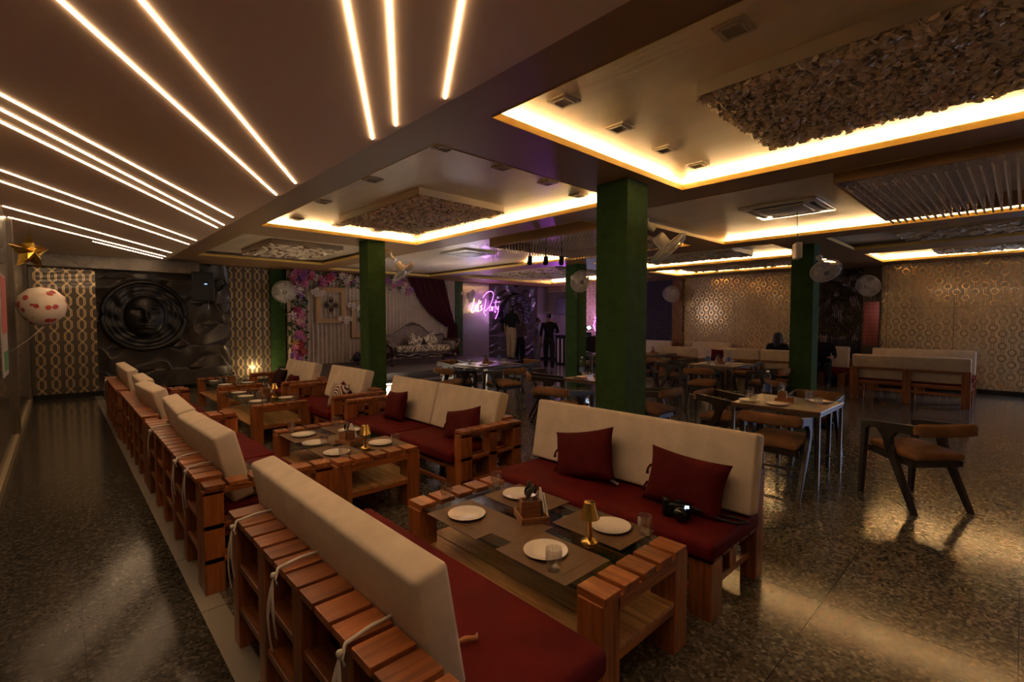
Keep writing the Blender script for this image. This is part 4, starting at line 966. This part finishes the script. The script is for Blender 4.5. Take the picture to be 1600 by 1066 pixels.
# neon sign: "Let's Party"
NY = mat('neon_yellow', (1, .9, .4), .5, emit=(1, .66, .10), es=4); NP = mat('neon_purple', (.9, .4, 1), .5, emit=(.70, .12, 1.0), es=3.5)
ns = empty('neon_sign', (9.97, YF-.22, 2.05), 0, "glowing neon script sign reading Let's Party on the lilac panel", 'sign')
def stroke(name, pts, mt, ox, sc=.0031):
    m = MB(); q = []
    P_ = [Vector((p[0], p[1])) for p in pts]
    for i in range(len(P_)-1):   # catmull-rom
        p0 = P_[max(i-1, 0)]; p1 = P_[i]; p2 = P_[i+1]; p3 = P_[min(i+2, len(P_)-1)]
        for t_ in (0, .25, .5, .75): q.append(.5*((2*p1)+(-p0+p2)*t_+(2*p0-5*p1+4*p2-p3)*t_**2+(-p0+3*p1-3*p2+p3)*t_**3))
    q.append(P_[-1]); m.tube([((p.x-540)*sc*.79, 0, (520-p.y)*sc) for p in q], .0075, 6); return m.done(name, mt, ns)
# traced letter centre-lines (pixels of an enlarged view of the sign, 540..1080 x 350..680)
for nm, pts, mt in [('letter_l', [(602, 455), (585, 520), (550, 585), (575, 605), (620, 575)], NY), ('letter_e', [(622, 570), (650, 540), (640, 525), (622, 560), (640, 590), (664, 570)], NY), ('letter_t', [(690, 470), (675, 545), (668, 595), (690, 585)], NY), ('letter_t_bar', [(655, 515), (710, 500)], NY), ('apostrophe', [(722, 478), (716, 505)], NY), ('letter_s', [(742, 525), (718, 540), (738, 565), (712, 585)], NY),
    ('letter_p_stem', [(815, 455), (795, 530), (770, 595), (810, 640)], NP), ('letter_p_bowl', [(755, 440), (830, 385), (910, 368), (950, 400), (920, 480), (860, 550), (790, 590)], NP), ('letter_a', [(915, 535), (885, 545), (875, 580), (905, 575), (918, 535), (925, 585)], NP), ('letter_r', [(935, 535), (938, 585), (940, 555), (965, 535)], NP), ('letter_t', [(1000, 460), (985, 540), (975, 600), (1000, 590)], NP), ('letter_t_bar', [(960, 490), (1075, 478)], NP), ('letter_y', [(1010, 530), (1015, 570), (1045, 540), (1048, 530), (1035, 600), (985, 672)], NP)]: stroke(nm, pts, mt, 0)
for x_ in (-.35, .0, .33):
    m = MB(); m.tube([(x_, 0, .02), (x_, .195, .02)], .004, 6); m.done('mounting_rod', STEEL, ns)
lamp('neon_glow', 'POINT', (10.5, YF-.35, 1.98), 5, (.75, .4, 1.0), size=.2)
# second neon figure (wings / feather outline) on right wall
n2 = empty('neon_figure', (XR-.045, 10.2, 1.32), 0, 'pink neon outline figure on the ring wallpaper, cut by the big pillar', 'sign')
m = MB(); m.tube([(0, .12, .36), (0, .20, .30), (0, .16, .22), (0, .24, .16), (0, .28, .02), (0, .20, -.14), (0, .06, -.26)], .014, 6); m.tube([(0, .12, .36), (0, .06, .26), (0, .12, .20), (0, .02, .16), (0, .10, .08), (0, .04, .0)], .014, 6); m.done('neon_tube', NP, n2)
# masks ----------------------------------------------------------
def maskdisc(cx, cz, Rr, label, seed):
    e = empty('face_medallion', (cx, YF-.20, cz), 0, label, 'wall sculpture'); m = MB()
    MK = MATS.get('mask_gloss') or mat('mask_gloss', (.008, .007, .008), .38, 0, 0, spec=.4)
    g = lambda x, z, x0, z0, sx, sz: math.exp(-((x-x0)/sx)**2-((z-z0)/sz)**2)
    def h(x, z):
        r = math.hypot(x, z)
        face_ = .22*max(0, 1-((x/.50)**2+((z+.02)/.62)**2))**.5 if (x/.50)**2+((z+.02)/.62)**2 < 1 else 0
        f = face_ + .12*g(x, z, 0, -.02, .07, .20) + .05*g(x, z, 0, -.10, .11, .06)
        for s in (-1, 1):
            f -= .07*g(x, z, s*.19, .13, .11, .06); f += .045*g(x, z, s*.19, .12, .07, .035); f += .05*g(x, z, s*.19, .25, .15, .035)
        f += .05*g(x, z, 0, -.28, .15, .03) + .05*g(x, z, 0, -.345, .12, .03) - .03*g(x, z, 0, -.31, .17, .012) + .04*g(x, z, 0, -.5, .12, .06)
        if r > .62: f += .012*math.sin(r*50) + .025*math.sin(math.atan2(z, x)*11+r*8)
        return f
    n = 40; rings = []
    for i in range(n+1):
        r = i/n; rings.append([m.bm.verts.new((r*math.cos(2*PI*k/72)*Rr, -h(r*math.cos(2*PI*k/72), r*math.sin(2*PI*k/72))*Rr, r*math.sin(2*PI*k/72)*Rr)) for k in range(72)] if i else [m.bm.verts.new((0, -h(0, 0)*Rr, 0))])
    for i in range(n):
        A, B = rings[i], rings[i+1]
        for k in range(72):
            f = m.bm.faces.new([A[0], B[k], B[(k+1) % 72]] if i == 0 else [A[k], B[k], B[(k+1) % 72], A[(k+1) % 72]]); f.smooth = True
    m.done('face_relief', MK, e)
    m = MB(); m.tube([(Rr*math.cos(a*PI/36), 0, Rr*math.sin(a*PI/36)) for a in range(72)], .05, 10, closed=True); m.lathe([(Rr, -.02), (Rr, .18)], 48, M=rmat('X', -PI/2)); m.done('rim', MK, e); return e
maskdisc(1.34, 1.62, .70, 'large round black face medallion on the far left stone relief', 1)
maskdisc(12.15, 1.75, .68, 'round black face medallion behind the standing people', 2)
# speakers
def speaker(loc, rz, label, w_=.42, h=.62, led=None, hang=.0):
    e = empty('wall_speaker', loc, rz, label, 'speaker', 'black hanging speakers'); m = MB(); m.prism([(-w_/2, 0), (w_/2, 0), (w_/2*.75, .34), (-w_/2*.75, .34)], h, lambda u, v, q: (u, v, q-h/2)); m.done('cabinet', BLACK, e, bevel=.015)
    m = MB(); m.box((-w_/2+.02, -.008, -h/2+.02), (w_/2-.02, -.001, h/2-.02)); m.done('grille', mat('speaker_grille', (.015, .015, .016), .7), e)
    m = MB(); m.box((-.02, .1, h/2), (.02, .14, h/2+.05)); m.done('bracket', BLACK, e)
    if led: m = MB(); m.box((.02, -.012, .05), (.07, -.008, .058)); m.done('status_light', mat('blue_led', (.2, .3, 1), .5, emit=(.1, .2, 1), es=6), e)
    return e
speaker((2.30, 12.1, 2.25), 0, 'black speaker hanging over the left stone relief with a blue light', led=1); speaker((XR-.5, 11.6, 2.05), -PI/2+.5, 'black speaker hanging near the corner behind the walking person')
# wall fans
def fan_proto():
    e = empty('wall_fan', (0, 0, 0)); Rf = .22
    m = MB(); m.tube([(0, .30, .0), (0, .22, .0), (0, .16, .02)], [.045, .028, .025], 12); m.lathe([(0, 0), (.05, 0), (.055, .02), (0, .02)], 16, (0, .30, 0), M=rmat('X', PI/2)); m.done('wall_bracket', WHITEP, e)
    hd = empty('head', (0, .12, .03)); hd.parent = e
    m = MB(); m.lathe([(0, -.10), (.06, -.10), (.068, -.07), (.065, .02), (.05, .04), (0, .04)], 24, (0, 0, 0), M=rmat('X', PI/2)); mo = m.done('motor_housing', WHITEP, e)
    c = MB()
    for rr_, zz in ((Rf, -.06), (Rf, -.075), (.18, -.11), (.13, -.125), (.07, -.13), (.18, -.035), (.12, -.03)):
        c.tube([(rr_*math.cos(a*PI/16), zz, rr_*math.sin(a*PI/16)) for a in range(32)], .0045 if rr_ == Rf else .0022, 5, closed=True)
    for k_ in range(72):
        a = 2*PI*k_/72; q = (math.cos(a), math.sin(a))
        c.tube([(.05*q[0], -.13, .05*q[1]), (.13*q[0], -.125, .13*q[1]), (.18*q[0], -.11, .18*q[1]), (Rf*q[0], -.065, Rf*q[1]), (.18*q[0], -.035, .18*q[1]), (.07*q[0], -.03, .07*q[1])], .0021, 4, cap=False)
    cage = c.done('guard', WHITEP, e)
    bl = MB()
    for k_ in range(3):
        a0 = 2*PI*k_/3
        def fn(u, v): r = .03+.16*u; a = a0 + (v-.5)*(.75+.4*u); return (r*math.cos(a), -.08+(v-.5)*.045, r*math.sin(a))
        bl.grid(8, 6, fn)
    bl.lathe([(0, -.105), (.035, -.10), (.035, -.06), (0, -.06)], 16, M=Matrix.Identity(4))if False else None
    bl.done('blades', mat('fan_blade', (.55, .52, .5), .3), e)
    m = MB(); m.tube([(.03, .08, -.05), (.03, .08, -.38)], .0015, 4); m.lathe([(0, 0), (.008, .006), (0, .016)], 8, (.03, .08, -.39)); m.tube([(-.03, .06, -.05), (-.03, .06, -.30)], .0015, 4); m.lathe([(0, 0), (.008, .006), (0, .016)], 8, (-.03, .06, -.31)); m.done('pull_cord', WHITEP, e)
    bpy.data.objects.remove(hd)
    return e
fan0 = fan_proto(); tag(fan0, 'white wall fan on the green pillar behind the near steel table', 'fan', 'white wall fans')
# fans face -Y locally; bracket root at local y=.30
def setfan(o, loc, rz, pitch=-.35): o.location = loc; o.rotation_euler = (pitch, 0, rz)
setfan(fan0, (8.98, 2.22, 2.36), -.95, .75)
def fan(loc, rz, pitch, l, s=1): o = dup(fan0, loc, 0, 'white wall fan '+l, scale=(s, s, s)); o.rotation_euler = (pitch, 0, rz); return o
fan((4.30, 2.42, 2.27), .7, .85, 'on the right side of the big green pillar', .95); fan((4.14, 7.05, 2.38), .9, .85, 'on the pillar in front of the stage'); fan((4.02, 12.35, 2.24), -.2, .3, 'on the green pilaster at the left of the stage', 1.2)
fan((9.72, 12.3, 2.32), .6, .3, 'above the neon sign'); fan((13.4, 7.25, 2.33), PI*1.5+.3, .3, 'on the amber pilaster by the ring wallpaper', 1.1); fan((13.4, 2.42, 2.33), PI*1.5-.2, .35, 'on the pilaster with pink mosaic', 1.1); fan((8.40, 6.75, 2.40), -.4, .3, 'on the pillar beside the walking person', 1.1)
# track spotlights hanging by the second crystal panel
for i, x in enumerate((5.58, 5.78, 5.98)):
    e = empty('track_spotlight', (x+.05, 5.55-.3*i*.55, 2.50), 0, ('left', 'middle', 'right')[i]+' of three black track spotlights hanging below the crystals', 'spotlight', 'black track spotlights')
    m = MB(); m.lathe([(0, -.07), (.038, -.07), (.042, .07), (.036, .07), (0, .06)], 16, M=rmat('Z', -.9) @ rmat('X', math.radians(145))); m.done('lamp_head', BLACK, e)
    m = MB(); m.tube([(0, 0, .03), (0, 0, .49)], .009, 8); m.box((-.03, -.03, .47), (.03, .03, .5)); m.done('stem', BLACK, e)
# hanging router / projector-like device
e = empty('hanging_device', (6.62, 1.93, 2.37), .5, 'white box device hanging on a rod below the air conditioner', 'device')
m = MB(); m.rbox((.20, .07, .19), .012); m.done('casing', WHITEP, e); m = MB(); m.tube([(0, 0, .09), (0, .01, .57)], .005, 6); m.done('rod', STEEL, e)
m = MB(); m.lathe([(0, 0), (.018, .002), (.018, .012), (0, .014)], 12, (.06, -.036, .06), M=rmat('X', PI/2)); m.done('lens', BLACK, e)
# DJ console: white slatted desk, light
e = empty('dj_booth', (12.9, 10.6, 0), -PI/2, 'dark desk with white vertical bars by the right wall', 'desk')
m = MB(); m.box((-.6, -.25, 0), (.6, .3, .98)); m.done('desk_body', BLACK, e)
m = MB()
for i in range(6): m.box((-.5+i*.18, -.28, .06), (-.42+i*.18, -.26, .9))
m.done('white_bars', WHITEP, e)
m = MB(); m.box((-.65, -.3, .98), (.65, .35, 1.02)); m.done('desk_top', BLACKM, e)
e = empty('moving_head_light', (12.6, 9.75, 1.02), 0, 'small bright blue-white spotlight glowing beside the green pillar', 'spotlight')
m = MB(); m.box((-.08, -.08, 0), (.08, .08, .12)); m.lathe([(0, -.1), (.08, -.1), (.09, .08), (0, .09)], 18, (0, 0, .26), M=rmat('Z', .75) @ rmat('X', -PI/2)); m.done('housing', BLACK, e)
m = MB(); m.lathe([(0, .0), (.055, .0), (0, .006)], 18, (-.09, -.10, .27), M=rmat('Z', -.75) @ rmat('X', PI/2)); m.done('lens', mat('blue_white_lens', (.6, .8, 1), .4, emit=(.45, .7, 1.0), es=60), e)
m = MB(); m.box((12.3, 9.62, 0), (12.9, 9.95, 1.015)); tag(m.done('side_stand', BLACK, bevel=.01), 'black stand carrying the blue-white spotlight', 'stand')
# balloons at the left wall
bal = empty('printed_balloon', (-.13, 8.2, 1.70), 0, 'round white balloon printed with red hearts by the left wall', 'balloon')
BM = mat('heart_balloon', (.7, .6, .5), .3, 0, .3); nt, b = tree(BM); vec, _ = coords(nt)
vo = nt.nodes.new('ShaderNodeTexVoronoi'); vo.inputs['Scale'].default_value = 10; nt.links.new(vec, vo.inputs['Vector'])
setc(nt, b, 'Base Color', mixc(nt, N(nt, vo.outputs['Distance']).lt(.33), (.72, .62, .50), (.48, .07, .05)))
m = MB(); m.lathe([(0, -.25), (.10, -.225), (.20, -.12), (.235, 0), (.21, .11), (.12, .2), (0, .235)], 28); m.done('balloon_skin', BM, bal)
m = MB(); m.tube([(0, 0, -.25), (-.12, .02, -.4), (-.287, .03, -.55)], .003, 5); m.done('string', TIE, bal)
sb = empty('gold_star_balloon', (-.2, 7.4, 2.26), .6, 'crumpled gold foil star balloon at the top of the left wall', 'balloon')
m = MB(); pr = []
for k_ in range(10):
    a = PI/2+k_*PI/5; r = .20 if k_ % 2 == 0 else .10; pr.append((r*math.cos(a), r*math.sin(a)))
for s in (-1, 1):
    c = m.bm.verts.new((0, s*.075, 0)); V = [m.bm.verts.new((x, 0, z)) for x, z in pr]; mid = [m.bm.verts.new((x*.5, s*(.07 if i % 2 == 0 else .05), z*.5)) for i, (x, z) in enumerate(pr)]
    for i in range(10): m.bm.faces.new((c, mid[i], mid[(i+1) % 10])); m.bm.faces.new((mid[i], V[i], V[(i+1) % 10], mid[(i+1) % 10]))
m.done('balloon_skin', mat('gold_foil', (.8, .5, .08), .18, 1), sb)
# poster on the left wall
e = empty('wall_poster', (XL+.055, 6.6, 1.35), 0, 'pink and green poster on the left wall under the balloons', 'poster')
m = MB(); m.box((-.01, -.3, -.35), (.0, .3, .6)); m.done('sheet', mat('pale_sheet', (.35, .32, .30), .5), e); m = MB(); m.box((0, -.28, .05), (.003, .28, .58)); m.done('pink_field', mat('pink_print', (.35, .08, .07), .5), e); m = MB(); m.box((0, -.2, -.3), (.003, .2, -.12)); m.done('green_field', mat('green_print', (.03, .18, .06), .5), e)

# ------------------------------------------------------------------ PEOPLE
SKIN = mat('skin', (.22, .12, .08), .55); HAIR = mat('hair', (.008, .006, .006), .5)
def person(loc, rz, label, J, cols, hairstyle='short', seat=False):
    """J: dict of joint positions (local, facing -Y). cols: list of (material, test(co)->bool); first match wins"""
    e = empty('person', loc, rz, label, 'person')
    order = ['pelvis', 'waist', 'chest', 'neck', 'head', 'crown']
    vs, es, rad = [], [], []
    idx = {}
    def add(k_, p, r): idx[k_] = len(vs); vs.append(p); rad.append(r)
    spine = dict(pelvis=(.155, .115), waist=(.135, .10), chest=(.185, .13), neck=(.055, .055))
    for k_ in ('pelvis', 'waist', 'chest', 'neck'): add(k_, J[k_], spine[k_])
    hd = Vector(J['head']); nk = Vector(J['neck']); add('jaw', tuple(nk.lerp(hd, .55)+Vector((0, -.01, 0))), (.062, .070)); add('head', tuple(hd), (.086, .104)); add('crown', tuple(hd+(hd-nk).normalized()*.075), (.06, .075))
    es += [(0, 1), (1, 2), (2, 3), (3, 4), (4, 5), (5, 6)]
    for s in ('l', 'r'):
        for a, r, pa in (('sh', .072, 'chest'), ('el', .055, 'sh'+s), ('wr', .030, 'el'+s), ('pa', .036, 'wr'+s)):
            add(a+s, J[a+s], (r, r*.9)); es.append((idx[pa], idx[a+s]))
        pw = Vector(J['pa'+s]); wv = Vector(J['wr'+s]); d = (pw-wv).normalized(); sd = d.cross(Vector((0, 1, 0)));
        if sd.length < .1: sd = Vector((1, 0, 0))
        sd.normalize(); sg = Vector((0, 1, 0)) if abs(d.y) < .7 else Vector((1, 0, 0))
        for f_, (off, ln) in enumerate(((-.024, .055), (-.008, .065), (.008, .062), (.024, .048))):
            b0 = pw + sg*off + d*.02; m1 = b0 + d*ln*.55; m2 = m1 + d*ln*.45 + Vector((0, -.01, 0))
            add('f%d%sa' % (f_, s), tuple(b0), (.010, .010)); add('f%d%sb' % (f_, s), tuple(m1), (.009, .009)); add('f%d%sc' % (f_, s), tuple(m2), (.008, .008))
            es += [(idx['pa'+s], idx['f%d%sa' % (f_, s)]), (idx['f%d%sa' % (f_, s)], idx['f%d%sb' % (f_, s)]), (idx['f%d%sb' % (f_, s)], idx['f%d%sc' % (f_, s)])]
        t0 = pw - d*.01 + Vector((0, -.028, 0)); add('t'+s, tuple(t0), (.010, .010)); add('t2'+s, tuple(t0 + d*.035 + Vector((0, -.012, 0))), (.009, .009)); es += [(idx['pa'+s], idx['t'+s]), (idx['t'+s], idx['t2'+s])]
        for a, r, pa in (('hi', .108, 'pelvis'), ('kn', .082, 'hi'+s), ('an', .066, 'kn'+s), ('to', .040, 'an'+s)):
            add(a+s, J[a+s], (r, r)); es.append((idx[pa], idx[a+s]))
    me = bpy.data.meshes.new('body'); me.from_pydata([tuple(v) for v in vs], es, []); o = bpy.data.objects.new('body', me); COL.objects.link(o)
    sk = o.modifiers.new('skin', 'SKIN'); sk.use_smooth_shade = True
    for i, r in enumerate(rad): me.skin_vertices[0].data[i].radius = r
    me.skin_vertices[0].data[0].use_root = True
    o.modifiers.new('sub', 'SUBSURF').levels = 1; o.modifiers['sub'].render_levels = 1
    dg = bpy.context.evaluated_depsgraph_get(); me2 = bpy.data.meshes.new_from_object(o.evaluated_get(dg)); me2.name = 'body'
    o.modifiers.clear(); o.data = me2; me2.materials.clear()
    for mt, _ in cols: me2.materials.append(mt)
    for p in me2.polygons:
        p.use_smooth = True
        for i, (_, t_) in enumerate(cols):
            if t_(p.center): p.material_index = i; break
    o.parent = e
    h0 = hd
    m = MB(); m.lathe([(0, -.01), (.012, 0), (.016, .02), (.008, .04), (0, .05)], 10, tuple(h0+Vector((0, -.098, -.02)))); m.lathe([(0, 0), (.02, .006), (.02, .012), (0, .018)], 10, tuple(h0+Vector((0, -.09, -.062))), M=Matrix.Diagonal((1, .4, .6, 1)).copy()); m.done('nose_and_mouth', SKIN, e)
    for s in (-1, 1):
        m = MB(); m.lathe([(0, -.009), (.012, 0), (0, .009)], 10, tuple(h0+Vector((s*.032, -.088, .012)))); m.done('eye', mat('eye_dark%d' % s, (.03, .02, .02), .2), e)
        m = MB(); m.lathe([(0, -.03), (.012, -.015), (.016, .01), (0, .03)], 8, tuple(h0+Vector((s*.082, .005, -.005)))); m.done('ear', SKIN, e)
    m = MB(); prof = [(.0, .115), (.045, .105), (.075, .08), (.093, .04), (.097, .0), (.09, -.035)] if hairstyle == 'short' else [(.0, .12), (.05, .11), (.085, .08), (.105, .03), (.112, -.05), (.12, -.14), (.115, -.22)]
    m.lathe(prof, 20, tuple(h0+Vector((0, .022, .0))), M=Matrix.Diagonal((.92, 1.02, 1, 1)))
    # open the face side
    for f in [f for f in m.bm.faces if f.calc_center_median().y < h0.y-.045 and f.calc_center_median().z < h0.z+.05]: m.bm.faces.remove(f)
    m.done('hair', HAIR, e)
    return e
def stand(H=1.72, stride=.0, armr=None, arml=None, lean=0):
    k_ = H/1.72; J = dict(pelvis=(0, 0, .93), waist=(0, -.0, 1.08), chest=(0, -.01-lean, 1.30), neck=(0, -.01-lean, 1.47), head=(0, -.03-lean*1.2, 1.60))
    for s, sg in (('l', 1), ('r', -1)):
        J['sh'+s] = (sg*.19, -lean, 1.38); J['el'+s] = (sg*.245, .03-lean, 1.10); J['wr'+s] = (sg*.25, -.04-lean, .86); J['pa'+s] = (sg*.25, -.06-lean, .78)
        st_ = stride*sg; J['hi'+s] = (sg*.09, 0, .86); J['kn'+s] = (sg*.10, -st_*.5-.01, .48); J['an'+s] = (sg*.10, -st_+.02, .09); J['to'+s] = (sg*.11, -st_-.14, .045)
    for s, ar in (('r', armr), ('l', arml)):
        if ar:
            for q, v in zip(('el', 'wr', 'pa'), ar): J[q+s] = v
    return {a: tuple(c*k_ for c in v) for a, v in J.items()}
BLK = fabric('black_shirt', (.010, .010, .012)); JEAN = fabric('dark_trousers', (.018, .017, .022)); KHA = fabric('khaki_trousers', (.30, .22, .14)); LAV = fabric('pale_jeans', (.22, .20, .26)); SHOE = mat('shoe', (.10, .08, .07), .6)
def clothed(top_, bot, sl=1.05, ank=.08, waist=.98, topz=1.47):
    return [(SHOE, lambda c: c.z < ank), (bot, lambda c: c.z < waist and abs(c.x) < .205), (SKIN, lambda c: c.z > topz or (abs(c.x) > .2 and c.z < sl)), (top_, lambda c: True)]
person((11.1, 10.1, 0), math.radians(180-48), 'person in a black shirt and dark trousers walking away beside the stage', stand(1.76, .12, armr=((-.27, -.10, 1.14), (-.22, -.33, 1.12), (-.20, -.41, 1.13))), clothed(BLK, JEAN))
person((11.25, 10.75, 0), math.radians(20), 'person in pale jeans mostly hidden behind the walking person', stand(1.62), clothed(LAV, LAV))
person((9.72, 10.35, .36), math.radians(100), 'person in a black top and khaki trousers standing on the stage edge', stand(1.62, .04, lean=.02, armr=((-.25, -.06, 1.14), (-.18, -.26, 1.08), (-.17, -.33, 1.08))), clothed(BLK, KHA))
person((10.45, 10.75, 0), math.radians(-60), 'person in dark trousers standing before the medallion holding something', stand(1.74, .0, arml=((.25, -.05, 1.12), (.15, -.28, 1.15), (.12, -.34, 1.16))), clothed(fabric('grey_shirt', (.12, .10, .12)), JEAN))
def sit():
    J = dict(pelvis=(0, 0, .50), waist=(0, .0, .66), chest=(0, -.03, .86), neck=(0, -.05, 1.03), head=(0, -.09, 1.15))
    for s, sg in (('l', 1), ('r', -1)):
        J['sh'+s] = (sg*.18, -.03, .95); J['el'+s] = (sg*.23, -.08, .70); J['wr'+s] = (sg*.16, -.30, .68); J['pa'+s] = (sg*.13, -.37, .69)
        J['hi'+s] = (sg*.10, -.02, .48); J['kn'+s] = (sg*.12, -.42, .47); J['an'+s] = (sg*.12, -.42, .09); J['to'+s] = (sg*.12, -.56, .045)
    return J
def sitcl(top_, bot): return [(SHOE, lambda c: c.z < .08), (bot, lambda c: c.z < .56), (SKIN, lambda c: c.z > 1.03 or (c.y < -.2 and c.z > .62)), (top_, lambda c: True)]
person((11.95, 3.85, -.01), math.radians(95), 'person with long black hair seated behind the bench, back to the room', sit(), sitcl(BLK, JEAN), 'long')
person((13.05, 3.20, -.01), math.radians(-80), 'person in dark clothes seated on the bench by the metal leaf panel', sit(), sitcl(BLK, JEAN))
